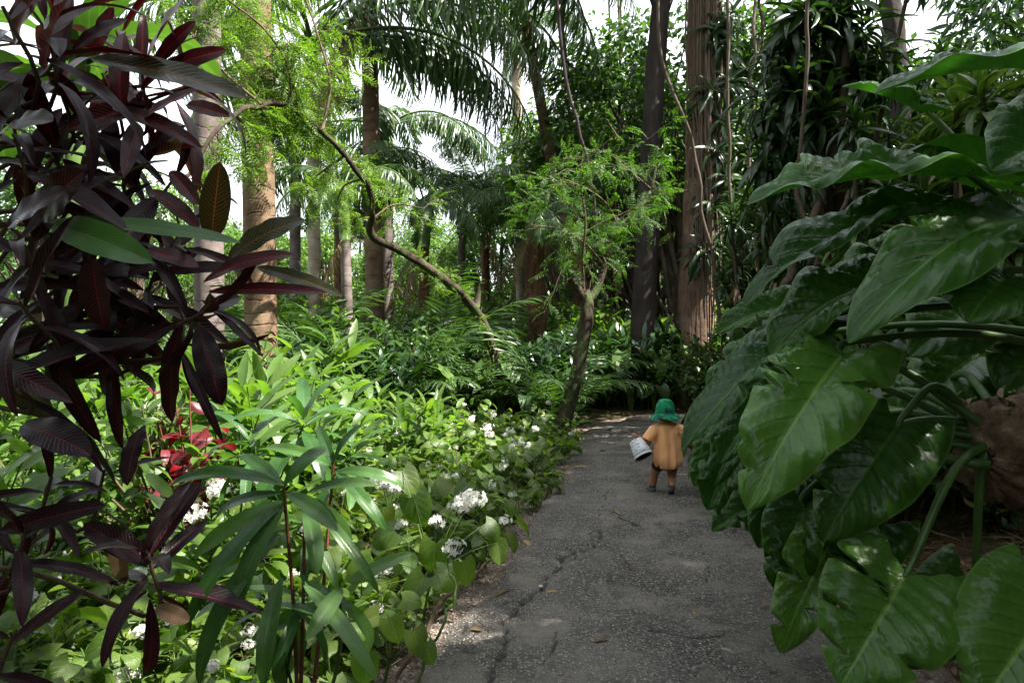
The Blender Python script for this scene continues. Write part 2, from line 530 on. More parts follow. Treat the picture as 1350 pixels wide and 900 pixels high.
def make_path():
    ns, nu = 1150, 150
    s = np.linspace(0, 1, ns)
    # spend most rows near the camera
    idx = np.interp(s, [0, .12, .62, .9, 1], [0, 60, 205, 300, 419])
    c = np.stack([np.interp(idx, np.arange(420), PC[:, k]) for k in range(3)], 1)
    tg = nrm(np.gradient(c[:, :2], axis=0)); nr = np.stack([tg[:, 1], -tg[:, 0]], 1)
    ext = .5
    u = np.linspace(-1, 1, nu + 1)
    lat = u[None] * (c[:, 2:3] + ext)
    X = c[:, :1] + nr[:, :1] * lat; Y = c[:, 1:2] + nr[:, 1:2] * lat
    ed = c[:, 2:3] - np.abs(lat)
    ragged = ed + .16 * fbm(X * 1.1, Y * 1.1, 21, 4) + .05 * fbm(X * 6, Y * 6, 23, 3)
    k = np.clip(ragged / .07, 0, 1); k = k * k * (3 - 2 * k)
    crown = .018 * (1 - (lat / c[:, 2:3]) ** 2)
    Z = -.012 + .028 * k + crown * k
    Z += .014 * fbm(X * 1.3, Y * 1.3, 31, 3) * k + .008 * fbm(X * 4, Y * 4, 33, 3) + .0045 * fbm(X * 22, Y * 22, 35, 2) + .010 * (1 - k) * fbm(X * 9, Y * 9, 36, 3)
    Z += .006 * fbm(X * 13, Y * 13, 37, 3) * k
    # broken, lifted plates
    pl = fbm(X * .9 + 4, Y * .9, 61, 3)
    Z += .012 * np.tanh(pl * 9) * k
    crk = np.zeros_like(X)
    for pts, wdt, dep in CRACKS:
        g2 = np.array([G(*p) for p in pts])
        g2 = smooth_path(g2, len(pts) * 5)
        g2 = g2 + np.stack([vnoise(np.arange(len(g2)) * .9, g2[:, 0] * 0 + 3, 5), vnoise(np.arange(len(g2)) * .9, g2[:, 0] * 0 + 9, 6)], 1) * .05
        D = np.full(X.shape, 9.0)
        for a, b in zip(g2[:-1], g2[1:]):
            ab = b - a; L2 = (ab ** 2).sum() + 1e-9
            t = np.clip(((X - a[0]) * ab[0] + (Y - a[1]) * ab[1]) / L2, 0, 1)
            D = np.minimum(D, np.hypot(X - a[0] - t * ab[0], Y - a[1] - t * ab[1]))
        w = wdt * .62 * (1 + 2.2 * fbm(X * 9, Y * 9, 71, 3)).clip(.12, 2)
        q = np.exp(-(D / w) ** 2)
        crk = np.maximum(crk, q); Z -= dep * q
        Z += .010 * np.exp(-(D / .12) ** 2) * (fbm(X * 2, Y * 2, 77, 2) > 0)
    rimd = (ext - np.abs(np.abs(lat) - c[:, 2:3]) * (np.abs(lat) > c[:, 2:3]))
    Z -= .06 * np.clip((np.abs(lat) - c[:, 2:3] - ext * .72) / (ext * .28), 0, 1)
    mb = MB()
    mb.add(np.stack([X, Y, Z], -1).reshape(-1, 3), gridq(ns - 1, nu), np.stack([ragged, crk], -1).reshape(-1, 2))
    m, nt, out = _mat('worn_asphalt'); g = NT(nt); oc = g.coord()
    sx = g.n('ShaderNodeSeparateXYZ', ins={0: g.coord('UV')}); ed_, ck = sx.outputs[0], sx.outputs[1]
    big = g.noise(oc, .9, 5., .6); med = g.noise(oc, 5., 5., .65); fin = g.noise(oc, 45., 4., .7)
    def agg(scale, thr):
        v = g.n('ShaderNodeTexVoronoi'); v.inputs['Scale'].default_value = scale
        nt.links.new(oc, v.inputs['Vector'])
        s_ = g.n('ShaderNodeSeparateXYZ', ins={0: v.outputs['Color']})
        stone = g.m('MULTIPLY', g.mapr(v.outputs['Distance'], .25, .45, 1, 0), g.mapr(s_.outputs[0], thr, thr + .08))
        return stone, s_.outputs[1]
    s1, r1 = agg(62., .42); s2, r2 = agg(27., .84)
    asp = g.mix(g.mapr(big, .38, .62), (.030, .027, .025), (.115, .104, .093))
    asp = g.mix(g.mapr(med, .4, .68, 0, .6), asp, (.022, .021, .021))
    asp = g.mix(g.mapr(fin, .45, .66, 0, .75), asp, (.19, .17, .15))
    asp = g.mix(g.m('MULTIPLY', s1, g.mapr(r1, 0, 1, .25, .95)), asp, (.46, .42, .36))
    asp = g.mix(g.m('MULTIPLY', s2, .7), asp, (.30, .27, .23))
    asp = g.mix(g.mapr(g.noise(oc, 2.2, 4., .6), .50, .64, 0, .6), asp, (.20, .18, .155))
    soil = g.mix(g.mapr(med, .35, .65), (.06, .043, .032), (.17, .125, .10))
    soil = g.mix(g.mapr(fin, .4, .7, 0, .7), soil, (.30, .23, .19))
    soil = g.mix(g.m('MULTIPLY', s1, .7), soil, (.48, .42, .36))
    soil = g.mix(g.m('MULTIPLY', s2, .8), soil, (.45, .38, .32))
    base = g.mix(g.mapr(ed_, -.02, .09, 1, 0), asp, soil)
    base = g.mix(g.mapr(ck, .3, .85, 0, .85), base, (.014, .013, .012))
    vc = g.n('ShaderNodeTexVoronoi', feature='DISTANCE_TO_EDGE'); vc.inputs['Scale'].default_value = 1.7
    wv = g.n('ShaderNodeVectorMath', operation='ADD')
    nn = nt.nodes.new('ShaderNodeTexNoise'); nn.inputs['Scale'].default_value = 4.; nn.inputs['Detail'].default_value = 5
    nt.links.new(oc, nn.inputs['Vector'])
    sc_ = g.n('ShaderNodeVectorMath', operation='SCALE'); nt.links.new(nn.outputs['Color'], sc_.inputs[0]); sc_.inputs['Scale'].default_value = .45
    nt.links.new(oc, wv.inputs[0]); nt.links.new(sc_.outputs[0], wv.inputs[1]); nt.links.new(wv.outputs[0], vc.inputs['Vector'])
    hair = g.m('MULTIPLY', g.mapr(vc.outputs['Distance'], .004, .02, 1, 0), g.mapr(g.noise(oc, 1.1, 2.), .58, .66))
    base = g.mix(g.m('MULTIPLY', hair, .6), base, (.016, .015, .014))
    h = g.m('ADD', g.m('MULTIPLY', fin, .7), g.m('ADD', g.m('MULTIPLY', s1, .5), g.m('MULTIPLY', s2, 1.)))
    h = g.m('SUBTRACT', h, g.m('MULTIPLY', hair, 1.5))
    bp = g.n('ShaderNodeBump', ins={'Strength': 1., 'Distance': .014, 'Height': h})
    bs = g.n('ShaderNodeBsdfPrincipled', ins={'Base Color': base, 'Roughness': .82, 'Specular IOR Level': .35, 'Normal': bp.outputs[0]})
    nt.links.new(bs.outputs[0], out.inputs[0])
    tag(mb.build('path', m), kind='structure')


make_ground()
make_path()
# ================================================================== materials
Mt = {}
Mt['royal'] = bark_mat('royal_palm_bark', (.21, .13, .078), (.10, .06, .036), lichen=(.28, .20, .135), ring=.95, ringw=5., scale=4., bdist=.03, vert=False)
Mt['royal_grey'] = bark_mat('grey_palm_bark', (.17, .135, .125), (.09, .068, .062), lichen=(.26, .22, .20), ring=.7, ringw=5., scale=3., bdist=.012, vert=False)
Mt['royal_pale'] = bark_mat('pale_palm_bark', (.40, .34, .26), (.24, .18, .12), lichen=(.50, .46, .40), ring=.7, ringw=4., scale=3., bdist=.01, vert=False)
Mt['shaft'] = plain_mat('crownshaft_green', (.10, .17, .045), rough=.35, var=.3, scale=5., stretch=(2, 2, .4))
Mt['date'] = bark_mat('shaggy_palm_bark', (.20, .10, .05), (.06, .028, .015), ring=.6, ringw=7., scale=5., bdist=.06)
Mt['red_bark'] = bark_mat('reddish_brown_bark', (.25, .145, .098), (.10, .058, .042), lichen=(.30, .22, .17), scale=5., bdist=.05)
Mt['dark_bark'] = bark_mat('shade_dark_bark', (.042, .032, .027), (.017, .013, .012), lichen=(.075, .062, .052), lfac=.3, scale=4.)  # near-black colour carries the shade these trunks stand in
Mt['brown_bark'] = bark_mat('brown_bark', (.12, .085, .062), (.045, .03, .022), lichen=(.19, .15, .12), lfac=.6, scale=5., bdist=.05)
Mt['mossy'] = bark_mat('mossy_bark', (.065, .042, .028), (.022, .015, .011), lichen=(.085, .064, .045), moss=(.05, .085, .02), scale=5., bdist=.03)
Mt['twig'] = plain_mat('twig_brown', (.13, .09, .055), rough=.85, scale=20, var=.4, bump=.3)
Mt['vine'] = plain_mat('vine_pale', (.10, .072, .048), rough=.85, scale=14, var=.5, stretch=(3, 3, .6))
Mt['root'] = plain_mat('aerial_root', (.16, .115, .08), rough=.9, scale=14, var=.5, stretch=(4, 4, .4))
Mt['gstem'] = plain_mat('green_stem', (.09, .15, .035), rough=.5, scale=10, var=.3)
Mt['rstem'] = plain_mat('red_stem', (.16, .06, .035), rough=.55, scale=10, var=.4)

Mt['palm'] = leaf_mat('palm_leaflet', [(.022, .05, .014), (.035, .078, .018), (.05, .10, .022)], rough=.36, transl=.30, vein=(.09, .14, .05), vn=1, vs=.3, bump=0, mscale=4.)
Mt['palm_dry'] = leaf_mat('palm_leaflet_dry', [(.12, .08, .035), (.16, .12, .05), (.10, .09, .03)], rough=.6, transl=.3, bump=0)
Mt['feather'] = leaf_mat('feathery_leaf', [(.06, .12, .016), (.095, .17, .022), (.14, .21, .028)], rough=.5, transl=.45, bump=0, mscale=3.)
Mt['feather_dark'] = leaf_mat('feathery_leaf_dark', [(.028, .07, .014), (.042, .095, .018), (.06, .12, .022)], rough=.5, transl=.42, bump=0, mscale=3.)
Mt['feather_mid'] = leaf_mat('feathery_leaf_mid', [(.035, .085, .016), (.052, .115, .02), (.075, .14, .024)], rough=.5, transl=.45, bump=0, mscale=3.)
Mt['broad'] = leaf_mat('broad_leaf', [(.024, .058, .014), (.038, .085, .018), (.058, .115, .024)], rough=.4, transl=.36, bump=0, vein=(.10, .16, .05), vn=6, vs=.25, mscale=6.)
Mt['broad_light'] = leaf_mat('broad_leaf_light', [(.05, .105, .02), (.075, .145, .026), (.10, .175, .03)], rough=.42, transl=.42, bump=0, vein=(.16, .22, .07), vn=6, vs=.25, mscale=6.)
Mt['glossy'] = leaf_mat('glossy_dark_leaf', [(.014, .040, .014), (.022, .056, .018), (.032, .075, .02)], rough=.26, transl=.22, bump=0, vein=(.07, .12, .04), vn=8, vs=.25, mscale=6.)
Mt['ginger'] = leaf_mat('ginger_leaf', [(.045, .10, .016), (.07, .135, .022), (.11, .17, .035)], rough=.38, transl=.45, vein=(.17, .24, .10), vn=14, vk=1.2, vs=.25, mscale=14., bump=.06)
Mt['heart'] = leaf_mat('heart_leaf', [(.05, .105, .014), (.075, .145, .018), (.115, .18, .025), (.035, .08, .014), (.15, .18, .035)], rough=.45, transl=.46, vein=(.20, .28, .10), vn=4, vk=.6, vs=.35, mscale=18., bump=.2)
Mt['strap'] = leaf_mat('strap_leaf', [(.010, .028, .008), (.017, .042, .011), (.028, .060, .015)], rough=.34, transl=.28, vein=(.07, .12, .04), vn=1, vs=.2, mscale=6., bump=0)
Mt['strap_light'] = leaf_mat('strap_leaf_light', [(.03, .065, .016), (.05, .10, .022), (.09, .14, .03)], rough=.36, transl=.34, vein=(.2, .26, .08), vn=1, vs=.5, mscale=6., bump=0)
Mt['strap_dry'] = leaf_mat('strap_leaf_dry', [(.16, .11, .06), (.22, .17, .10), (.12, .08, .045)], rough=.7, transl=.25, bump=0)
Mt['grass'] = leaf_mat('grass_blade', [(.05, .10, .02), (.08, .15, .03), (.11, .16, .04)], rough=.5, transl=.4, bump=0)
Mt['lance'] = leaf_mat('lance_leaf', [(.022, .075, .016), (.036, .10, .018), (.06, .13, .025)], rough=.30, transl=.28, vein=(.09, .17, .06), vn=18, vk=.3, vs=.3, ms=.6, mscale=16., bump=.35, flecks=.5)
Mt['lance_light'] = leaf_mat('lance_leaf_light', [(.07, .15, .03), (.09, .18, .05)], rough=.35, transl=.4, vein=(.2, .3, .12), vn=16, vk=.35, vs=.3, mscale=16., bump=.2)
Mt['croton_dark'] = leaf_mat('croton_leaf_dark', [(.005, .0035, .005), (.008, .004, .006), (.013, .005, .007)], rough=.36, transl=.16, tcol=(2.4, .4, .6), vein=(.16, .012, .028), vn=19, vk=.16, vs=.55, mscale=12., bump=.4, spec=.30)
Mt['croton_red'] = leaf_mat('croton_leaf_red', [(.014, .004, .006), (.022, .005, .008), (.012, .008, .005)], rough=.38, transl=.18, tcol=(2.0, .5, .5), vein=(.40, .02, .04), vn=19, vk=.16, vs=.9, mscale=12., bump=.4)
Mt['croton_green'] = leaf_mat('croton_leaf_green', [(.020, .035, .008), (.014, .028, .008), (.03, .022, .008)], rough=.32, transl=.26, tcol=(1.6, 1.1, .4), vein=(.26, .10, .03), vn=19, vk=.16, vs=.7, mscale=12., bump=.4)
Mt['croton_lime'] = leaf_mat('croton_leaf_lime', [(.035, .105, .02), (.05, .13, .024)], rough=.34, transl=.3, vein=(.13, .22, .06), vn=15, vk=.42, vs=.5, mscale=12., bump=.35)
Mt['redleaf'] = leaf_mat('red_leaf', [(.08, .006, .012), (.15, .012, .024), (.05, .012, .010), (.24, .02, .045), (.06, .03, .012)], rough=.42, transl=.4, tcol=(1.3, .5, .6), vein=(.34, .05, .08), vn=7, vs=.3, mscale=12., bump=.1)
Mt['deadleaf'] = leaf_mat('dead_leaf', [(.13, .075, .035), (.20, .13, .06), (.09, .05, .028), (.26, .20, .09)], rough=.75, transl=.12, vein=(.10, .06, .03), vn=8, vs=.3, bump=.3)
Mt['yellowleaf'] = leaf_mat('yellow_leaf', [(.42, .28, .06), (.36, .22, .06), (.30, .22, .10)], rough=.65, transl=.15, vein=(.30, .2, .06), vn=8, vs=.3, bump=.3)
Mt['petal'] = leaf_mat('white_petal', [(.78, .78, .74), (.84, .83, .80)], rough=.55, transl=.3, tcol=(.65, .65, .6), bump=0, mott=0)
Mt['phil'] = leaf_mat('philodendron_leaf', [(.013, .054, .006), (.023, .076, .008), (.036, .10, .011)], rough=.31, transl=.2, tcol=(.9, 1.3, .22), vein=(.004, .022, .003), midcol=(.09, .19, .035), vn=9, vk=.30, vs=.55, ms=.6, mid=.03, mscale=9., mott=.14, bump=.3, spec=.30, edge=(.10, .19, .04), flecks=.5, fine=.12, under=(.03, .085, .03))  # real side veins, darkened in colour to paint the shade in their grooves
Mt['phil_lit'] = leaf_mat('philodendron_leaf_lit', [(.055, .135, .018), (.075, .165, .024)], rough=.27, transl=.2, tcol=(1.0, 1.3, .22), vein=(.012, .05, .006), midcol=(.16, .28, .05), vn=9, vk=.30, vs=.5, ms=.85, mid=.03, mscale=9., mott=.14, bump=.3, spec=.32, edge=(.12, .21, .04), flecks=.6, fine=.12, under=(.03, .085, .03))  # brighter copy of phil for sky-lit leaves; veins carry painted groove shade
Mt['petiole'] = plain_mat('petiole_green', (.060, .14, .024), rough=.45, spec=.45, scale=9, var=.35, stretch=(1, 1, 1), bump=.1)

# ================================================================== templates
LANCE = [leafT(W=.20, a=.55, b=.85, nu=5, nv=2, droop=d, fold=f, seed=i) for i, (d, f) in enumerate([(.3, .3), (.8, .2), (1.2, .35)])]
BLOB = [leafT(W=.46, a=.5, b=.75, nu=4, nv=2, droop=d, fold=f, seed=i) for i, (d, f) in enumerate([(.2, .3), (.7, .15), (1.0, .4)])]
SMALL = [leafT(W=.5, a=.5, b=.7, nu=2, nv=2, droop=d, fold=.3, seed=i) for i, d in enumerate([.2, .7])]
HEART = [leafT(W=.92, a=.33, b=.72, t0=.10, nu=6, nv=6, droop=d, fold=f, back=.20, wave=.03, wf=2.5, seed=i, corr=.018, cn=4, aligned=False)
         for i, (d, f) in enumerate([(.5, .12), (.9, .22), (.25, .3), (1.2, -.1)])]
STRAP = [leafT(W=.125, a=.45, b=.75, nu=6, nv=2, droop=d, fold=.5, seed=i) for i, d in enumerate([.6, 1.2, 1.8])]


def at(path, t):
    """point and tangent on a polyline at fractions t"""
    path = np.asarray(path, float)
    i = np.asarray(t) * (len(path) - 1)
    k = np.arange(len(path))
    p = np.stack([np.interp(i, k, path[:, c]) for c in range(3)], 1)
    tg = nrm(np.gradient(path[:, :3], axis=0))
    d = np.stack([np.interp(i, k, tg[:, c]) for c in range(3)], 1)
    return p, nrm(d)


def arc(L, rise, droop, n=16):
    """unit-plane arch in x-z starting at the origin, as points"""
    t = np.linspace(0, 1, n); a = rise - droop * t ** 1.3
    x = np.concatenate([[0], np.cumsum((np.cos(a[1:]) + np.cos(a[:-1])) / 2)]) / (n - 1) * L
    z = np.concatenate([[0], np.cumsum((np.sin(a[1:]) + np.sin(a[:-1])) / 2)]) / (n - 1) * L
    return np.stack([x, x * 0, z], 1)


def pinnate(L, rise, droop, npair, ll, lw, hang=.5, fwd=.6, start=.18, rad=.02, seed=0, mats=(0, 1), nu=4, jit=.12, vee=.5, droopleaf=.9):
    """palm or fern frond in local x-z: rachis slot 0, leaflets slot 1"""
    rg = np.random.default_rng(seed)
    p = arc(L, rise, droop)
    mb = MB(); mb.add(*tube(p, np.linspace(rad, rad * .25, len(p)), 5, cap=False), m=mats[0])
    lf = leafT(W=lw / ll, a=.35, b=.55, nu=nu, nv=2, droop=droopleaf, fold=.3, seed=seed)
    t = np.linspace(start, .995, npair)
    pos, tg = at(p, t)
    nup = np.cross(tg, np.array([0, 1.0, 0])) * -1
    nup = np.where(nup[:, 2:3] < -.2, -nup, nup)
    size = ll * (np.sin(PI * (.12 + .84 * (t - start) / (1 - start))) ** .6)
    for sd in (-1, 1):
        j = rg.normal(0, jit, (npair, 3))
        D = tg * (fwd + .5 * t[:, None]) + np.array([0, sd, 0]) * (1.0) + nup * (vee * (1 - t[:, None])) + np.array([0, 0, -hang]) + j
        mb.put(lf, frames(pos, D, nup + rg.normal(0, .25, (npair, 3)), size * rg.uniform(.85, 1.1, npair)), mats[1])
    return mb


def rosette(n, L, T, rg, elev=(-.6, 1.2), jl=.2, base_h=.08, m=0, mb=None, origin=(0, 0, 0), axis=(0, 0, 1), wscale=1.0):
    """leaves round a stem tip; old ones low, young ones up"""
    mb = mb or MB(); T = T if isinstance(T, list) else [T]
    axis = nrm(np.asarray(axis, float)); e1 = nrm(np.cross(axis, [.31, .9, .12])); e2 = np.cross(axis, e1)
    k = np.arange(n); az = k * 2.39996 + rg.uniform(0, 6) + rg.normal(0, .2, n)
    f = k / max(1, n - 1)
    el = elev[0] + (elev[1] - elev[0]) * f + rg.normal(0, .16, n)
    D = np.cos(el)[:, None] * (np.cos(az)[:, None] * e1 + np.sin(az)[:, None] * e2) + np.sin(el)[:, None] * axis
    Up = np.cos(el + PI / 2)[:, None] * (np.cos(az)[:, None] * e1 + np.sin(az)[:, None] * e2) + np.sin(el + PI / 2)[:, None] * axis
    pos = np.asarray(origin) + axis * ((f - .7) * base_h)[:, None]
    S = L * rg.uniform(1 - jl, 1 + jl, n) * (1 - .25 * f)
    Up = Up + rg.normal(0, .18, (n, 3))
    ch = rg.integers(0, len(T), n)
    S3 = np.stack([S, S * wscale, S], 1)
    for i, t in enumerate(T):
        s = ch == i
        if s.any(): mb.put(t, frames(pos[s], D[s], Up[s], S3[s]), m)
    return mb


# ------------------------------------------------------------------ palms
FRONDS = []
for i, (L, rise, droop, hang) in enumerate([(3.6, .9, 2.0, .9), (3.8, .6, 1.9, 1.1), (3.4, .25, 1.5, 1.2), (3.7, 1.2, 1.9, .8)]):
    mb = pinnate(L, rise, droop, 74, .78, .040, hang=hang, seed=30 + i, rad=.035, vee=.6, jit=.2, droopleaf=1.0)
    FRONDS.append(mb.mesh('frond', [Mt['gstem'], Mt['palm']]))
mb = pinnate(3.2, -.7, .7, 60, .7, .035, hang=1.6, seed=40, rad=.03, jit=.25)
FROND_DRY = mb.mesh('dry_frond', [Mt['twig'], Mt['palm_dry']])


def palm(label, base, top, r0, r1, mat, nfr=13, scale=1.0, azs=None, shaft=1.1, mid=None, group=None, bump=.05, name='royal_palm', dry=1, seed=0,
         bulge=1.25, kinds=None, ns=22, pitch=0., fscale=None):
    rg = np.random.default_rng(seed + 500)
    base = np.asarray(base, float); top = np.asarray(top, float)
    t_ = thing(name, label, 'palm tree', base, group)
    pts = [base - [0, 0, .3], base, base * .85 + top * .15] + ([np.asarray(mid, float)] if mid is not None else []) + [base * .35 + top * .65 if mid is None else (np.asarray(mid) + top) / 2, top]
    pts = smooth_path(pts, 40)
    f = np.linspace(0, 1, 40)
    rad = (r0 + (r1 - r0) * f) * (1 + (bulge - 1) * np.exp(-(f / .06) ** 2))
    mb = MB(); mb.add(*tube(pts, rad, ns, bump=bump, seed=seed)); mb.build('trunk', mat, t_)
    ax = nrm(pts[-1] - pts[-4])
    c = top
    if shaft:
        q = np.stack([top + ax * shaft * k for k in np.linspace(-.04, 1, 8)])
        mb = MB(); mb.add(*tube(q, r1 * np.array([1.05, 1.18, 1.2, 1.1, .95, .8, .62, .45]), 16)); mb.build('crownshaft', Mt['shaft'], t_)
        c = q[-2]
    rel = c - base
    for i in range(nfr):
        az = i * 2.39996 + rg.uniform(-.2, .2) if azs is None else azs[i]
        k = (kinds[i] if kinds else i % 4)
        o = link_mesh('frond', FRONDS[k], t_, rel, (rg.normal(0, .12), pitch * rg.uniform(.5, 1.3), az), (fscale or scale) * rg.uniform(.92, 1.08))
    for i in range(dry):
        link_mesh('dry_frond', FROND_DRY, t_, rel - ax * shaft * .8, (0, 0, rg.uniform(0, 6.28)), scale * .8)
    return t_


def on_ground(px, d):
    x = (px - 675) / FX * d
    return np.array([x, d, float(ground_z(np.array([x]), np.array([d]))[0])])


def up(px, d, z):
    return np.array([(px - 675) / FX * d, d, z])


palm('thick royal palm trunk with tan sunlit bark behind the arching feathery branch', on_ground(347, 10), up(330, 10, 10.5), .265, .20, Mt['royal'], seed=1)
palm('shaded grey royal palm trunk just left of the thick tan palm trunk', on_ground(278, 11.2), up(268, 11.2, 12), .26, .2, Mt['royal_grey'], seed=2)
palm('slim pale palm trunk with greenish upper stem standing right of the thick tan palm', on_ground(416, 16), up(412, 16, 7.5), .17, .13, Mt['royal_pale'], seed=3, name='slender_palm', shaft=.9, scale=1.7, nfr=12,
     azs=[.0, .22, -.22, -.5, 1.2, 1.9, 2.6, 3.3, 4.0, 4.7, -.08, .5], kinds=[2, 2, 2, 1, 0, 1, 2, 1, 0, 1, 1, 1], dry=0)
palm('tall straight palm with ringed brown trunk rising past the sky gap', on_ground(497, 17), up(486, 17, 9.7), .25, .20, Mt['royal'], seed=4, shaft=.9,
     azs=[-.35, .05, .4, 1.3, 2.1, 2.8, 3.5, 4.2, 4.9, 5.5, -.75, -.15, .2, -1.1], nfr=14, kinds=[1, 1, 0, 3, 0, 1, 2, 1, 0, 1, 0, 1, 0, 0], scale=1.85, pitch=.34)
palm('second grey palm trunk close behind the tall ringed palm, with low drooping fronds', on_ground(511, 22), up(510, 22, 7.2), .22, .19, Mt['royal_grey'], seed=5,
     azs=[-.15, .5, -.7, 1.5, 2.4, 3.2, 4.0, 4.8], nfr=8, kinds=[2, 1, 2, 0, 1, 2, 1, 2], scale=1.35)
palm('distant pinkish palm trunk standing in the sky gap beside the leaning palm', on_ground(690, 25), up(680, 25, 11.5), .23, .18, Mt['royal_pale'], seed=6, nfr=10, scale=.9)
palm('leaning slender palm whose trunk slants down to the right below a dark frond', on_ground(800, 18.5), up(676, 16.5, 10.6), .16, .13, Mt['royal'], seed=7, mid=P(735, 250, 18), bulge=1.5,
     shaft=.3, nfr=12, name='leaning_palm', scale=1.1, azs=[2.9, 3.4, 2.4, .2, -.4, .8, 1.5, 4.0, 4.7, 5.3, 3.1, 2.0], kinds=[2, 1, 1, 2, 1, 0, 0, 1, 2, 1, 0, 0])
palm('short palm with reddish shaggy trunk amid the thicket', on_ground(709, 15.5), up(706, 15.5, 3.9), .25, .2, Mt['date'], seed=8, shaft=.25, nfr=14,
     name='shaggy_palm', scale=.62, bump=.5, dry=3)
palm('feathery small palm rising from the undergrowth left of the shaggy palm', on_ground(600, 21), up(610, 21, 4.6), .14, .11, Mt['royal_grey'], seed=9, nfr=11, name='small_palm', scale=.75)
palm('small palm with glossy drooping fronds behind the ginger', on_ground(462, 13.5), up(455, 13.5, 3.4), .13, .1, Mt['royal_grey'], seed=10, nfr=10, name='small_palm', scale=.6)
palm('palm with fronds hanging against white sky between the tan trunk and the slim pale trunk', on_ground(388, 20), up(390, 20, 7.0), .18, .15, Mt['royal_grey'], seed=12, nfr=11, name='background_palm', scale=.9)

palm('palm with low hanging fronds between the slim pale trunk and the ringed palm', on_ground(447, 19), up(447, 19, 4.8), .16, .13, Mt['date'], seed=13, nfr=12, name='background_palm', scale=1.0)
palm('short palm fanning its fronds above the lower part of the arching trunk', on_ground(556, 16.5), up(560, 16.5, 3.6), .14, .11, Mt['date'], seed=14, nfr=12, name='small_palm', scale=.75, dry=2)
palm('palm with drooping fronds just left of the distant pinkish palm trunk', on_ground(640, 24), up(640, 24, 5.2), .17, .14, Mt['date'], seed=15, nfr=13, name='background_palm', scale=1.05)
palm('palm with fronds spreading beside the leaning slender palm', on_ground(765, 19.5), up(760, 19.5, 5.2), .15, .12, Mt['date'], seed=16, nfr=12, name='small_palm', scale=.9)

# ------------------------------------------------------------------ feathery sprays
def spray_T(L=.36, npin=9, seed=0, pin=.075, w=.26):
    rg = np.random.default_rng(seed)
    p = arc(L, .15, .8, 6)
    mb = MB(); mb.add(*tube(p, np.linspace(.003, .001, 6), 3, cap=False))
    lf = leafT(W=w, a=.5, b=.6, nu=2, nv=2, droop=.5, fold=.3, seed=seed)
    t = np.linspace(.15, 1, npin); pos, tg = at(p, t)
    for sd in (-1, 1):
        D = tg * .55 + np.array([0, sd, 0]) + rg.normal(0, .12, (npin, 3))
        mb.put(lf, frames(pos, D, np.array([[0, 0, 1.0]]) + rg.normal(0, .3, (npin, 3)), pin * np.sin(PI * (.2 + .65 * t)) * rg.uniform(.85, 1.15, npin)))
    return mb.cat()


SPRAY = [spray_T(seed=i) for i in range(3)]


def limb(pts, n=40):
    pts = np.array(pts, float); return smooth_path(pts, n)


def twigs_and_sprays(br, rg, n, spread, size, ltw=(.4, 1.2), mbw=None, mbl=None, tr=(0, 1), nsp=15, lift=.1, sr=.006, bias=0.):
    """twigs off a branch path, each carrying sprays"""
    pos, tg = at(br, rg.uniform(tr[0], tr[1], n))
    for i in range(n):
        L = rg.uniform(*ltw)
        d = nrm(rg.normal(0, 1, 3) * spread + tg[i] * .4 + [0, bias, lift])
        q = np.stack([pos[i] + d * L * f + np.array([0, 0, -.18 * L]) * f * f + rg.normal(0, .02, 3) * L for f in np.linspace(0, 1, 5)])
        q[0] = pos[i]
        mbw.add(*tube(q, np.linspace(sr, sr * .3, 5), 4, cap=False))
        k = nsp
        sp, st = at(q, rg.uniform(.15, 1, k))
        D = st * .5 + rg.normal(0, .8, (k, 3)) + [0, 0, -.1]
        Uu = np.array([[0, 0, 1.0]]) + rg.normal(0, .45, (k, 3))
        mbl.put(SPRAY[i % 3], frames(sp, D, Uu, size * rg.uniform(.7, 1.25, k)))


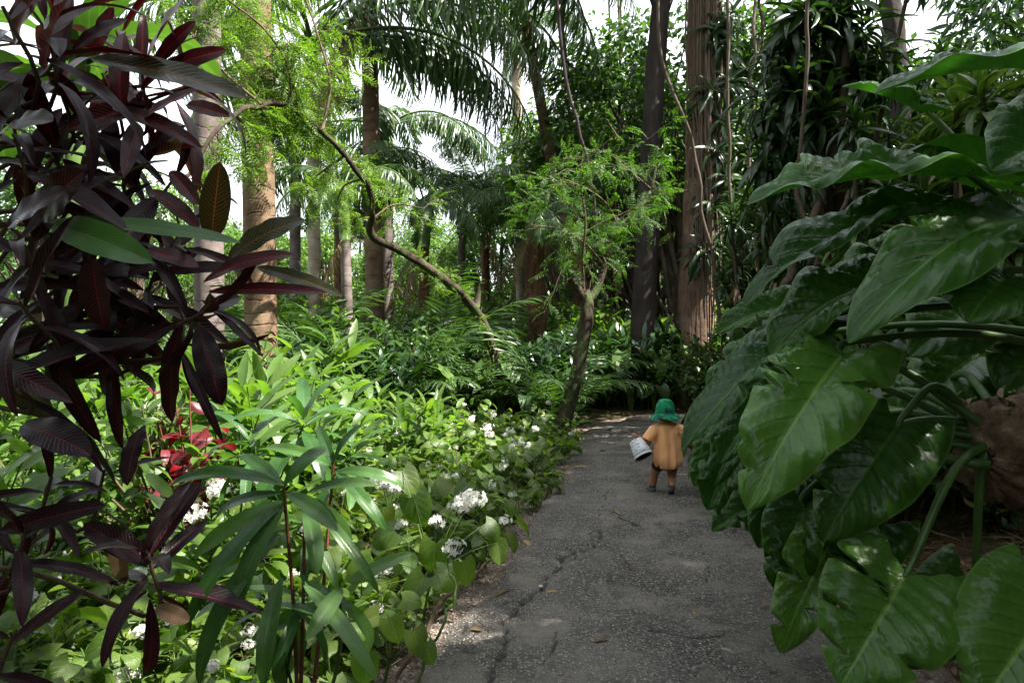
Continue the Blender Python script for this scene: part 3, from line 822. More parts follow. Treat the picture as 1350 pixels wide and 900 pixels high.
def arching_tree():
    rg = np.random.default_rng(77)
    raw = [(676, 548, 12.8), (655, 480, 12.5), (635, 420, 12.2), (612, 392, 11.9), (575, 362, 11.5), (530, 330, 11), (492, 312, 10.5), (489, 290, 10.2), (492, 265, 9.9), (478, 235, 9.6),
           (455, 205, 9.2), (425, 172, 8.8), (385, 143, 8.4), (345, 138, 8.0), (310, 152, 7.7), (280, 178, 7.4), (255, 225, 7.2), (238, 262, 7.1)]
    pts = smooth_path([P(*r) for r in raw], 90)
    pts[:, :3] += np.stack([vnoise(np.arange(90) * .35, np.zeros(90) + k, 9) for k in range(3)], 1) * .05
    t_ = thing('arching_tree', 'leaning tree with a thin trunk that arches back over the bed in bright feathery foliage', 'tree', pts[0])
    rad = np.interp(np.linspace(0, 1, 90), [0, .06, .38, .41, .6, .8, 1], [.12, .085, .06, .046, .036, .03, .014])
    mb = MB(); mb.add(*tube(np.vstack([pts[:1] - [0, 0, .3], pts]), np.concatenate([[.2], rad]), 12, bump=.25, seed=3)); 
    st = np.stack([P(628, 405, 12.1), P(630, 388, 12.1), P(629, 372, 12.1)]); mb.add(*tube(st, [.06, .055, .05], 9, bump=.3))
    mb.build('trunk', Mt['mossy'], t_)
    W = MB(); F = MB()
    for pts2, n in (([(385, 143, 8.4), (380, 90, 8.0), (350, 40, 7.6), (300, 0, 7.2), (250, -40, 7)], 26),
                    ([(345, 138, 8.0), (300, 100, 7.7), (262, 60, 7.4), (240, 20, 7.2)], 24), ([(385, 143, 8.4), (350, 110, 8.0), (330, 70, 7.9), (318, 30, 7.8)], 24), ([(345, 138, 8.0), (345, 160, 8.2), (350, 180, 8.3)], 8),
                    ([(425, 172, 8.8), (435, 110, 8.6), (420, 50, 8.4), (400, -10, 8.2), (380, -70, 8.0)], 22),
                    ([(455, 205, 9.2), (420, 230, 9.6), (395, 255, 9.8)], 9),
                    ([(489, 290, 10.2), (520, 270, 10.0), (560, 275, 10.0)], 10),
                    ([(478, 235, 9.6), (450, 250, 10.0), (440, 300, 10.2)], 9),
                    ([(310, 152, 7.7), (330, 175, 7.6), (335, 205, 7.5)], 4)):
        b = smooth_path([P(*r) for r in pts2], 14); b = b * (1 + np.linspace(0, .9, 14)[:, None] / b[:, 1:2]) - np.array([0, 0, 1.6]) * np.linspace(0, .9, 14)[:, None] / b[:, 1:2]; W.add(*tube(b, np.linspace(.022, .006, 14), 6, bump=.2))
        twigs_and_sprays(b, rg, int(n * .95), 1.0, .85, (.25, 1.0), W, F, bias=1.1, nsp=13)
    twigs_and_sprays(pts, rg, 22, .7, .8, (.3, .75), W, F, tr=(.5, .97), bias=3.)
    twigs_and_sprays(pts, rg, 22, .7, .85, (.4, 1.0), W, F, tr=(.62, .97), lift=.5, bias=3.)
    twigs_and_sprays(pts, rg, 12, 1.0, .7, (.15, .4), W, F, tr=(.03, .3))
    b = W.build('branch', Mt['twig'], t_); b['kind'] = 'stuff'
    F.build('foliage', Mt['feather'], t_)


arching_tree()


def forked_tree():
    rg = np.random.default_rng(78)
    base = on_ground(737, 9.7)
    main = smooth_path([base - [0, 0, .25], base, P(747, 545, 9.7), P(761, 490, 9.75), P(771, 435, 9.8), P(773, 398, 9.8), P(768, 384, 9.8)], 40)
    t_ = thing('forked_tree', 'crooked mossy tree forking low at the left edge of the path', 'tree', base)
    mb = MB(); mb.add(*tube(main, np.interp(np.linspace(0, 1, 40), [0, .12, .3, 1], [.15, .118, .10, .088]), 16, bump=.4, seed=4))
    s1 = smooth_path([P(772, 395, 9.8), P(762, 380, 9.75), P(752, 366, 9.7)], 10); mb.add(*tube(s1, np.linspace(.078, .06, 10), 12, bump=.5, seed=5))
    lm = smooth_path([P(772, 402, 9.8), P(787, 380, 9.9), P(797, 352, 10.0), P(803, 330, 10.1), P(818, 306, 10.2), P(842, 275, 10.3), P(858, 250, 10.5), P(866, 215, 10.6)], 40)
    mb.add(*tube(lm, np.linspace(.062, .018, 40), 10, bump=.3, seed=6))
    mb.build('trunk', Mt['mossy'], t_)
    W = MB(); F = MB()
    for pts2, n in (([(770, 390, 9.8), (768, 340, 9.6), (772, 290, 9.4), (765, 240, 9.3), (770, 190, 9.3)], 30),
                    ([(797, 352, 10), (770, 320, 9.8), (730, 300, 9.6), (690, 300, 9.5)], 24),
                    ([(818, 306, 10.2), (800, 270, 10), (775, 250, 9.8), (740, 235, 9.7)], 24),
                    ([(858, 250, 10.5), (830, 225, 10.3), (800, 200, 10.1)], 14)):
        b = smooth_path([P(*r) for r in pts2], 14); W.add(*tube(b, np.linspace(.022, .006, 14), 6, bump=.2))
        twigs_and_sprays(b, rg, int(n * .55), 1.0, .8, (.3, 1.25), W, F, lift=.0, nsp=10)
    twigs_and_sprays(lm, rg, 14, 1.0, .8, (.2, .6), W, F, tr=(.3, 1))
    twigs_and_sprays(main, rg, 16, 1.0, .55, (.08, .25), W, F, tr=(.1, .6))
    b = W.build('branch', Mt['twig'], t_); b['kind'] = 'stuff'
    F.build('foliage', Mt['feather_mid'], t_)


forked_tree()

# ------------------------------------------------------------------ broadleaf trees
def tree_proto(H, cr, ch, nleaf, size, mat, seed, lean=0., barkm='brown_bark', tr=.16, tmpl=None, zc=None, nclump=26):
    rg = np.random.default_rng(seed)
    t_ = thing('broadleaf_tree', 'x', 'tree')
    top = np.array([lean, rg.normal(0, .4), H * .86])
    tp = smooth_path([(0, 0, -.3), (0, 0, 0), (lean * .2 + rg.normal(0, .15), rg.normal(0, .15), H * .35), top], 24)
    T = MB(); T.add(*tube(tp, np.linspace(tr * 1.25, tr * .25, 24), 12, bump=.25, seed=seed))
    zc = zc or H - ch
    cl = rand_dirs(nclump, -.7, 1, rg) * (rg.uniform(.45, 1, (nclump, 1)) ** .6) * [cr, cr, ch] + [lean * .8, 0, zc]
    L = MB(); tm = tmpl or SMALL
    for c in cl:
        k = rg.uniform(.35, .75); st, _ = at(tp, [k]); s = st[0]
        mid = (s + c) / 2 + rg.normal(0, .25, 3) + [0, 0, .2]
        T.add(*tube(smooth_path([s, mid, c], 8), np.linspace(tr * .35, .012, 8), 5))
        n = int(nleaf / nclump * rg.uniform(.6, 1.4)); rr = rg.uniform(.55, 1.0) * cr * .42
        d = rand_dirs(n, -1, 1, rg); p = c + d * (rg.uniform(.15, 1, (n, 1)) ** .5) * rr * [1, 1, .7]
        D = d * [1, 1, .3] + rg.normal(0, .5, (n, 3)) + [0, 0, -.35]
        U = np.array([[0, 0, 1.0]]) + rg.normal(0, .55, (n, 3))
        ch_ = rg.integers(0, len(tm), n)
        for i, t in enumerate(tm):
            q = ch_ == i; L.put(t, frames(p[q], D[q], U[q], size * rg.uniform(.6, 1.3, q.sum())))
    T.build('trunk', Mt[barkm], t_); L.build('crown', Mt[mat], t_)
    return t_


TREES = [tree_proto(8.5, 2.6, 2.6, 7000, .20, 'broad', 101), tree_proto(7.0, 2.4, 2.2, 6500, .17, 'broad_light', 102, .6),
         tree_proto(11, 3.2, 3.4, 8000, .24, 'broad', 103, -.5), tree_proto(5.5, 2.0, 2.2, 6000, .15, 'broad_light', 104),
         tree_proto(9, 2.8, 3.2, 5200, .34, 'glossy', 105, .4, tmpl=LANCE)]
for i, t in enumerate(TREES): t.location = (60 + i * 8, -70, 0)


def place_trees(items, label, group):
    for (px, d, k, s, rz) in items:
        b = on_ground(px, d); copy_tree(TREES[k], b, rz, s, label, group)


# far trees: low to the sky gap, tall to the right
place_trees([(160, 24, 1, 1.0, .3), (60, 20, 0, .9, 2.), (245, 30, 3, .9, 1.), (330, 27, 3, 1.1, 4), (430, 30, 3, 1.15, 2), (540, 27, 3, 1.0, .5), (590, 33, 1, 1.0, 3), (640, 28, 3, 1.05, 1.2), (480, 36, 1, 1.1, 1.7),
             (690, 34, 0, 1.05, 2.2), (390, 38, 0, .95, .2), (280, 40, 1, 1.15, .9), (560, 42, 0, .95, 5.2)],
            'rounded green tree in the far row behind the sky gap', 'far trees behind the sky gap')
place_trees([(735, 27, 1, 1.35, .4), (775, 21, 1, 1.25, 2.6), (815, 25, 0, 1.3, 1.1), (765, 31, 0, 1.3, 1.9), (845, 20, 0, 1.1, 4.4), (880, 18.5, 0, 1.2, 3.), (1030, 18.5, 0, 1.2, .7), (870, 24, 1, 1.25, 3.3), (930, 27, 0, 1.15, .2), (985, 22, 1, 1.2, 5.), (1040, 27, 1, 1.3, 2.), (1110, 21, 3, 1.4, 1.), (1180, 25, 1, 1.4, 4.),
             (1260, 18, 4, 1.2, .3), (1340, 21, 2, 1.0, 3.), (1430, 17, 0, 1.2, 1.), (800, 36, 2, 1.1, 0), (900, 38, 2, 1.2, 2), (1010, 36, 2, 1.25, 1), (1130, 34, 2, 1.3, 3), (1260, 32, 2, 1.3, 4)],
            'tall leafy tree in the dense wood beyond the end of the path', 'tall trees beyond the path')
# closed wood far behind everything
def far_wood():
    rg = np.random.default_rng(404); F = MB(); n = 90000
    a = rg.uniform(-1.35, 1.35, n); r = rg.uniform(36, 58, n); x = np.sin(a) * r; y = np.cos(a) * r
    top = 5.4 + 1.9 * np.clip((-a - .22) / .15, 0, 1) + 2.6 * fbm(a * 9, r * 0 + 1, 5, 3) * 1.6 + 6.5 * np.clip((a - .14) / .3, 0, 1) + 1.0 * np.clip((-a - .3) / .3, 0, 1)
    z = top * rg.uniform(0, 1, n) ** .8; keep = z > 0; x, y, z = x[keep], y[keep], z[keep]; n = len(x)
    F.put(SMALL[1], frames(np.stack([x, y, z], 1), rand_dirs(n, -1, .4, rg), np.array([[0, -.3, 1.]]) + rg.normal(0, .6, (n, 3)), rg.uniform(.3, .75, n)))
    tag(F.build('distant_woods', Mt['broad'], origin=(0, 0, 0)), kind='stuff')


    F = MB(); n = 42000  # unseen woods added beside and behind the camera so light falls from above
    a = rg.uniform(1.15, 2 * PI - 1.15, n); r = rg.uniform(11, 19, n) + 5 * (np.abs(a - PI) > 1.5); x = np.sin(a) * r; y = np.cos(a) * r - 1
    z = (8.5 + 3 * fbm(a * 5, r * 0 + 4, 6, 3)) * np.where(np.abs(a - PI + .12) < .22, .55, 1.) * rg.uniform(0, 1, n) ** .9
    F.put(SMALL[1], frames(np.stack([x, y, z], 1), rand_dirs(n, -1, .4, rg), np.stack([-np.sin(a), -np.cos(a), np.full(n, .6)], 1) + rg.normal(0, .5, (n, 3)), rg.uniform(.5, 1.1, n)))
    tag(F.build('unseen_woods', Mt['broad'], origin=(0, 0, 0)), kind='stuff')


far_wood()
# unseen trees added around the camera to shade the near plants and path
for (x, y, k, s, rz) in [(4.6, -2.6, 2, .95, 0), (7.4, .6, 2, 1.0, 2.), (8.6, 4.4, 2, 1.0, 4.), (6.0, -3.5, 2, 1.05, 3.), (-3.4, -4.2, 2, .9, 1), (-6.5, -3, 0, 1.2, 2), (4.5, -8, 2, 1.1, 4), (-7.5, 1.2, 0, 1.15, 3), (10.5, 2.5, 2, 1.2, 5), (10.2, 6.4, 2, 1.1, 0), (9, -1.5, 4, 1.3, 1)]:
    copy_tree(TREES[k], (x, y, 0), rz, s, 'unseen tall tree added overhead to shade the near end of the path', 'unseen shade trees around the path')


# the two big trunks at the end of the path
def big_trunk(label, pts, rad, mat, seed, name='big_tree', crown=None, bump=.25, roots=0):
    rg = np.random.default_rng(seed)
    pts = np.array(pts); t_ = thing(name, label, 'tree', pts[0])
    p = smooth_path(np.vstack([pts[:1] - [0, 0, .3], pts]), 50)
    r = np.interp(np.linspace(0, 1, 50), np.linspace(0, 1, len(rad)), rad)
    mb = MB(); mb.add(*tube(p, r, 24, bump=bump, seed=seed)); mb.build('trunk', mat, t_)
    L = MB(); W = MB()
    for (cx, cyy, cz, rr, n) in crown or []:
        c = np.array([cx, cyy, cz]); s = p[-1 - rg.integers(0, 12)]
        W.add(*tube(smooth_path([s, (s + c) / 2 + [0, 0, .4], c], 8), np.linspace(.09, .02, 8), 6))
        d = rand_dirs(n, -1, 1, rg); q = c + d * (rg.uniform(.1, 1, (n, 1)) ** .5) * rr * [1, 1, .6]
        L.put(SMALL[0], frames(q, d + rg.normal(0, .5, (n, 3)) + [0, 0, -.4], np.array([[0, 0, 1.]]) + rg.normal(0, .5, (n, 3)), .2 * rg.uniform(.6, 1.3, n)))
    if crown: W.build('branch', mat, t_)['kind'] = 'stuff'; L.build('crown', Mt['broad'], t_)
    return t_


b = on_ground(850, 14.3)
big_trunk('tall near-black trunk standing at the end of the path behind the child', [b, P(850, 400, 14.3), P(856, 250, 14.3), P(864, 100, 14.3), P(872, 0, 14.3), P(880, -160, 14.4)], [.34, .28, .24, .21, .20, .18], Mt['dark_bark'], 31,
          crown=[(3.4, 14, 10.5, 1.8, 1500), (1.8, 13.6, 10.2, 1.6, 1300), (4.6, 15, 11, 1.9, 1500), (2.6, 15.5, 11.6, 1.8, 1300)])
b = on_ground(912, 14.6)
big_trunk('broad brown trunk draped with thin aerial roots near the end of the path', [b, P(916, 480, 14.6), P(922, 330, 14.6), P(928, 150, 14.6), P(930, 0, 14.6), P(934, -180, 14.6)], [.43, .38, .36, .35, .34, .3], Mt['red_bark'], 32,
          crown=[(5.2, 14, 11, 2., 1500), (3.4, 15.2, 11.5, 1.8, 1300), (6.6, 13.6, 10.5, 2., 1500)])
big_trunk('unseen leaning tree added to shade the croton from the right', [(4.8, -1.8, 0), (4.4, -1.2, 4), (3.1, .3, 7.2), (2.6, .8, 8.4)], [.24, .18, .1, .05], Mt['brown_bark'], 35, crown=[(2.2, 1.2, 8.0, 1.5, 2600), (2.9, .3, 8.4, 1.2, 1500)])  # out of view; crown added to keep the sun off the croton
big_trunk('unseen leaning tree added to shade the path from the right', [(9.6, 2.2, 0), (9.2, 2.6, 4.5), (8.2, 3.2, 8.2), (7.8, 3.4, 9)], [.24, .18, .1, .05], Mt['brown_bark'], 36, crown=[(7.5, 3.3, 8.6, 1.3, 2200), (8.2, 4.6, 8.6, 1.2, 1500)])  # unseen tree, its crown added to block hard sun flecks on the path
b = on_ground(1180, 10.5)
big_trunk('dark leaning trunk glimpsed above the big philodendron leaves', [b, P(1180, 260, 10.5), P(1186, 120, 10.5), P(1168, -40, 10.6), P(1150, -200, 10.8)], [.24, .17, .16, .15, .12], Mt['dark_bark'], 33)


# ------------------------------------------------------------------ hanging roots and lianas
def rope(name, label, cat, pts, r, mat, seed, group=None, wob=.03):
    p = smooth_path([np.asarray(q) for q in pts], 40)
    p = p + np.stack([vnoise(np.arange(40) * .45, np.zeros(40) + k, seed) for k in range(3)], 1) * wob * 2
    mb = MB(); mb.add(*tube(p, np.interp(np.linspace(0, 1, 40), np.linspace(0, 1, len(np.atleast_1d(r))), np.atleast_1d(r)), 7, bump=.15, seed=seed))
    o = mb.build(name, mat, origin=p[0]); return tag(o, label, cat, group)


rope('liana', 'thin dark liana slanting down from the canopy right of the leaning palm', 'vine', [P(722, -120, 13), P(737, 40, 13), P(752, 130, 13), P(775, 215, 13), P(786, 280, 13), P(790, 320, 13)], [.035, .035, .03, .012], Mt['dark_bark'], 1)
rope('liana', 'dark forked stem hanging in the sky gap right of the big drooping frond', 'vine', [P(742, -120, 15), P(742, 60, 15), P(752, 85, 15), P(760, 95, 15)], [.05, .05, .03, .015], Mt['dark_bark'], 2)
rope('liana', 'pale woody vine snaking down from the canopy in front of the broad brown trunk', 'vine', [P(870, -100, 12.9), P(872, 60, 12.9), P(893, 130, 12.9), P(915, 190, 12.9), P(925, 270, 12.9), P(942, 340, 12.9), P(948, 420, 12.9), P(952, 480, 12.9), on_ground(955, 13)], .032, Mt['vine'], 3, wob=.05)
rope('liana', 'straight tan vine hanging just right of the broad brown trunk', 'vine', [P(961, -100, 12.5), P(960, 120, 12.5), P(963, 300, 12.5), P(966, 430, 12.5), on_ground(968, 12.7)], .03, Mt['vine'], 4)
for i, (px, d, w) in enumerate([(926, 14.0, .03), (931, 14.0, .022), (936, 13.9, .028), (941, 14.0, .02), (922, 14.0, .018), (944, 14, .024), (918, 14.05, .02), (909, 14.1, .018), (934, 13.95, .03), (928, 13.95, .016), (939, 13.9, .022), (947, 14, .03), (924, 13.95, .014)]):
    rope('aerial_root', 'thin brown aerial root hanging down the front of the broad trunk', 'aerial root', [P(px - 4, -60, d), P(px - 3, 90 + 20 * i, d), P(px, 260, d - .1), P(px + 2, 420 + (i % 3) * 30, d - .15)], [w, w, w * .8, w * .5], Mt['root'], 20 + i, 'aerial roots on the broad trunk')
for i, (px, d, lean) in enumerate([(985, 13, 6), (1008, 15, -4), (812, 19, 4), (823, 21, -3), (795, 22, 5), (1046, 14, -12), (660, 24, 3), (640, 26, -2)]):
    rope('sapling', 'thin bare stem rising through the understorey beyond the path', 'sapling', [on_ground(px, d) - [0, 0, .2], P(px + lean * .4, 330, d), P(px + lean, 150, d), P(px + lean * 1.6, -60, d)], [.045, .04, .035, .03], Mt['vine' if i % 2 else 'brown_bark'], 40 + i, 'thin stems beyond the path', wob=.06)
# ================================================================== understorey prototypes
def cane_plant(ncane, h, nl, L, tmpl, mat, stem, seed, spread=.35, lean=.35, name='ginger_plant', cat='ginger plant', wscale=1., up_=.5, start=.15, sr=.008, twist=None):
    """canes with alternate leaves in two ranks"""
    rg = np.random.default_rng(seed); t_ = thing(name, 'x', cat)
    S = MB(); F = MB()
    for c in range(ncane):
        a = rg.uniform(0, 6.28); r = spread * math.sqrt(rg.uniform(0, 1)); hh = h * rg.uniform(.65, 1.1); ln = rg.uniform(.2, 1) * lean * hh
        b = np.array([math.cos(a) * r, math.sin(a) * r, -.05]); a2 = a + rg.normal(0, .7); e = np.array([math.cos(a2), math.sin(a2), 0])
        p = np.stack([b + e * ln * f ** 2 + np.array([0, 0, hh * (f - .12 * f * f)]) for f in np.linspace(0, 1, 8)])
        S.add(*tube(p, np.linspace(sr, sr * .5, 8), 5, cap=False))
        t = np.linspace(start, 1, nl); pos, tg = at(p, t)
        pl = rg.uniform(0, 3.14); w = np.array([math.cos(pl), math.sin(pl), 0]) * np.where(np.arange(nl) % 2, 1, -1)[:, None]
        D = w + tg * (up_ + .9 * t[:, None] ** 2) + rg.normal(0, .16, (nl, 3))
        U = tg + rg.normal(0, .2, (nl, 3)) - w * .3
        ch = rg.integers(0, len(tmpl), nl); sz = L * rg.uniform(.75, 1.15, nl) * (.7 + .3 * np.sin(PI * t))
        for i, T in enumerate(tmpl):
            q = ch == i
            F.put(T, frames(pos[q], D[q], U[q], np.stack([sz[q], sz[q] * wscale, sz[q]], 1)))
    S.build('stem', Mt[stem], t_); F.build('foliage', Mt[mat], t_)
    return t_


def shrub(h, r, nst, nl, L, tmpl, mat, stem, seed, name='shrub', cat='shrub', jit=.5, dr=-.1):
    rg = np.random.default_rng(seed); t_ = thing(name, 'x', cat); S = MB(); F = MB()
    for c in range(nst):
        a = rg.uniform(0, 6.28); hh = h * rg.uniform(.5, 1.05); rr = r * rg.uniform(.15, 1)
        e = np.array([math.cos(a), math.sin(a), 0])
        p = smooth_path([(0, 0, -.05), e * rr * .3 + [0, 0, hh * .45], e * rr * .75 + [0, 0, hh * .8], e * rr + rg.normal(0, .05, 3) + [0, 0, hh]], 10)
        S.add(*tube(p, np.linspace(.012, .004, 10), 5, cap=False))
        t = rg.uniform(.2, 1, nl); pos, tg = at(p, t)
        D = tg * .4 + rg.normal(0, .75, (nl, 3)) + [0, 0, dr]; U = np.array([[0, 0, 1.]]) + rg.normal(0, jit, (nl, 3))
        ch = rg.integers(0, len(tmpl), nl)
        pos = pos + nrm(D) * .04
        for i, T in enumerate(tmpl):
            q = ch == i; F.put(T, frames(pos[q], D[q], U[q], L * rg.uniform(.6, 1.2, q.sum())))
    S.build('stem', Mt[stem], t_); F.build('foliage', Mt[mat], t_)
    return t_


def frond_clump(n, L, npair, ll, lw, rise, droop, seed, mat='palm', name='fan_fern', cat='fern', hang=.25, base_h=0., start=.2, vee=.3, stem='gstem', rad=.01):
    rg = np.random.default_rng(seed); t_ = thing(name, 'x', cat)
    mats = [Mt[stem], Mt[mat]]
    for i in range(n):
        mb = pinnate(L * rg.uniform(.75, 1.1), rise + rg.normal(0, .16), droop * rg.uniform(.8, 1.2), npair, ll, lw, hang=hang, seed=seed * 31 + i, rad=rad, start=start, vee=vee, nu=3, droopleaf=.6)
        me = mb.mesh('frond', mats)
        link_mesh('frond', me, t_, (rg.normal(0, .04), rg.normal(0, .04), base_h - .03), (0, 0, i * 2.39996 + rg.uniform(-.3, .3)))
    return t_


def big_leaf_plant(n, h, L, mat, seed, name='elephant_ear', cat='elephant ear', W=.8):
    rg = np.random.default_rng(seed); t_ = thing(name, 'x', cat); S = MB(); F = MB()
    for i in range(n):
        a = i * 2.39996 + rg.uniform(-.3, .3); e = np.array([math.cos(a), math.sin(a), 0]); hh = h * rg.uniform(.5, 1.1); o = rg.uniform(.25, .6) * h * .8
        p = smooth_path([(0, 0, -.05), e * o * .3 + [0, 0, hh * .6], e * o + [0, 0, hh]], 10); S.add(*tube(p, np.linspace(.012, .006, 10), 6, cap=False))
        T = leafT(W=W, a=.35, b=.7, t0=.1, nu=10, nv=6, droop=rg.uniform(.5, 1.2), fold=.2, back=.25, wave=.03, seed=seed + i, corr=.012, cn=7)
        D = e * 1. + [0, 0, rg.uniform(-.9, -.1)] + rg.normal(0, .2, 3)
        F.put(T, frames(p[-1], D, e * .6 + [0, 0, 1.] + rg.normal(0, .2, 3), L * rg.uniform(.7, 1.15)))
    S.build('stem', Mt['gstem'], t_); F.build('foliage', Mt[mat], t_)
    return t_


def dracaena(ncane, h, nros, seed, L=.46, mat='strap', low=.25, name='dracaena', n=34, W=1.0, hang=0):
    rg = np.random.default_rng(seed); t_ = thing(name, 'x', 'dracaena'); S = MB(); F = MB()
    for c in range(ncane):
        a = rg.uniform(0, 6.28); hh = h * rg.uniform(.7, 1.05); ln = rg.uniform(.04, .16) * hh
        e = np.array([math.cos(a), math.sin(a), 0])
        p = smooth_path([e * .08 - [0, 0, .2], e * .1, e * ln * .4 + rg.normal(0, .06, 3) + [0, 0, hh * .5], e * ln + [0, 0, hh]], 20)
        S.add(*tube(p, np.linspace(.04, .02, 20), 8, bump=.15, seed=seed + c))
        for k in range(nros):
            f = low + (1 - low) * (k + 1) / nros
            q, tg = at(p, [f]); q, tg = q[0], tg[0]
            if k < nros - 1:
                a2 = rg.uniform(0, 6.28); sd = np.array([math.cos(a2), math.sin(a2), .5]) * rg.uniform(.2, .5)
                q2 = q + sd + [0, 0, .1]; S.add(*tube(smooth_path([q, q + sd * .5, q2], 6), [.02] * 5 + [.014], 6, cap=False)); tg = nrm(sd + [0, 0, .6]); q = q2
            rosette(n, L * rg.uniform(.8, 1.15), STRAP, rg, (-.9 - hang, 1.25), .2, .22, 0, F, q, tg, W)
        for k in range(10):
            f = rg.uniform(.1, 1); q, tg = at(p, [f]); D = rg.normal(0, .3, (1, 3)) + [0, 0, -1.]
            S.put(STRAP[0], frames(q, D, rg.normal(0, 1, (1, 3)), L * .9), 1)
    S.build('cane', [Mt['vine'], Mt['strap_dry']], t_); F.build('foliage', Mt[mat], t_)
    return t_


def scatter(proto, items, label, group, smin=.8, smax=1.2, rg=R):
    protos = proto if isinstance(proto, list) else [proto]
    for i, it in enumerate(items):
        px, d = it[0], it[1]; s = it[2] if len(it) > 2 else rg.uniform(smin, smax)
        b = on_ground(px, d)
        copy_tree(protos[i % len(protos)], b, rg.uniform(0, 6.28), s, label, group, (rg.normal(0, .05), rg.normal(0, .05)))


def region(pxr, dr, n, mind, rg, avoid_path=.25, tries=4000, pts=None):
    """ground points (px, d) inside a wedge, apart from each other and off the path"""
    out = []; w = []
    for _ in range(tries):
        if len(out) >= n: break
        d = math.sqrt(rg.uniform(dr[0] ** 2, dr[1] ** 2)); px = rg.uniform(*pxr); x = (px - 675) / FX * d
        if path_dist(x, d)[0] > -avoid_path: continue
        if 585 < px < 705 and 9.5 < d < 13.0: continue
        if any((x - a) ** 2 + (d - b) ** 2 < mind ** 2 for a, b in w): continue
        w.append((x, d)); out.append((px, d))
    return out


PROTO_Y = [-80]


def park(*ps):
    for p in ps:
        p.location = (70 + 2.5 * len(PROTO_Y), -90, 0); PROTO_Y.append(0)
        PARKED.append(p)
    return list(ps)


PARKED = list(TREES)
GINGER = park(cane_plant(8, 1.25, 9, .48, LANCE, 'ginger', 'gstem', 201, wscale=1.15), cane_plant(9, 1.45, 10, .54, LANCE, 'ginger', 'gstem', 202, wscale=1.15), cane_plant(7, 1.0, 8, .44, LANCE, 'ginger', 'gstem', 203, wscale=1.2))
GINGER_D = park(cane_plant(9, 1.6, 11, .42, LANCE, 'glossy', 'gstem', 204, wscale=1.2), cane_plant(9, 1.3, 10, .38, LANCE, 'broad', 'gstem', 205, wscale=1.2))
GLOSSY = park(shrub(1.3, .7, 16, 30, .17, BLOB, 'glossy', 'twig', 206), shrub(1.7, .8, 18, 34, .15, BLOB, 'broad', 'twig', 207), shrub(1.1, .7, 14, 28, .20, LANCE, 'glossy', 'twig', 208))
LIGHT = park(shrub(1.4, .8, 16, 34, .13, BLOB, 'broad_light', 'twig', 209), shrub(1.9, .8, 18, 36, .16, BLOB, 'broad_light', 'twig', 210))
ARECA = park(frond_clump(9, 1.9, 26, .42, .035, 1.15, 1.3, 211, 'palm', 'young_palm', 'palm', .2), frond_clump(8, 1.5, 22, .36, .04, 1.0, 1.1, 212, 'palm', 'young_palm', 'palm', .2))
FERN = park(frond_clump(11, .85, 22, .15, .028, 1.0, 1.2, 213, 'feather_dark', 'fern', 'fern', .1, start=.1, rad=.005), frond_clump(12, 1.1, 24, .17, .03, 1.1, 1.3, 214, 'feather_dark', 'fern', 'fern', .1, start=.1, rad=.005))
EARS = park(big_leaf_plant(8, .9, .42, 'broad_light', 215), big_leaf_plant(9, .8, .36, 'broad', 216))
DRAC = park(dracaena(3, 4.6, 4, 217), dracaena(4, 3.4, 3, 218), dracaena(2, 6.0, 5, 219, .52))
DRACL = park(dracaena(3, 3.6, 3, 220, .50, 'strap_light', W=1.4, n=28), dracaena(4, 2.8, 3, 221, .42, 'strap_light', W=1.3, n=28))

rg = np.random.default_rng(900)
# --- thicket across the middle
scatter(GLOSSY, region((430, 740), (11.5, 17), 34, .75, rg), 'dark glossy leafy shrub in the thicket behind the flower bed', 'glossy shrubs behind the flower bed', rg=rg)
scatter(GINGER_D, region((440, 760), (10.6, 16), 26, .8, rg), 'dark leafy cane plant in the thicket behind the flower bed', 'dark cane plants in the thicket', rg=rg)
scatter(ARECA, region((420, 760), (10.8, 18), 16, 1.2, rg), 'young feather-leaved palm growing in the thicket behind the flower bed', 'young palms in the thicket', rg=rg)
scatter(FERN, region((440, 740), (9.6, 14), 18, .7, rg), 'low dark fern at the foot of the thicket', 'ferns at the foot of the thicket', rg=rg)
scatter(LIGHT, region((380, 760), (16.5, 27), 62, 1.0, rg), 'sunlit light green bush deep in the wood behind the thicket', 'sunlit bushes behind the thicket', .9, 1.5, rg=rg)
scatter(LIGHT + ARECA, region((450, 740), (10.5, 15), 16, .9, rg), 'fresh light green plant catching sun inside the thicket', 'light plants in the thicket', .5, .8, rg=rg)
scatter(EARS, [(660, 12.2, 1.0), (705, 13, 1.2), (745, 14.5, 1.3), (690, 11.2, .9), (560, 11.5, 1.), (520, 12.5, 1.1)], 'broad-leaved plant with pale arching leaves amid the thicket', 'broad-leaved plants in the thicket', rg=rg)
scatter(ARECA, [(372, 12.0, 1.6), (418, 12.6, 1.9), (455, 11.6, 1.5), (500, 12.4, 1.8), (545, 13.4, 1.7), (395, 14.5, 2.1), (575, 14.6, 1.9), (470, 15, 2.2), (345, 13.4, 1.8), (715, 14.0, 1.7)], 'tall young palm with arching fronds in front of the palm trunks', 'tall young palms before the trunks', rg=rg)
scatter(LIGHT, [(390, 13, 1.1), (440, 14, 1.2), (520, 14.5, 1.2), (585, 15.5, 1.3), (480, 13.2, 1.0), (350, 15, 1.3)], 'sunlit bush between the palm trunks', 'sunlit bushes between the trunks', rg=rg)
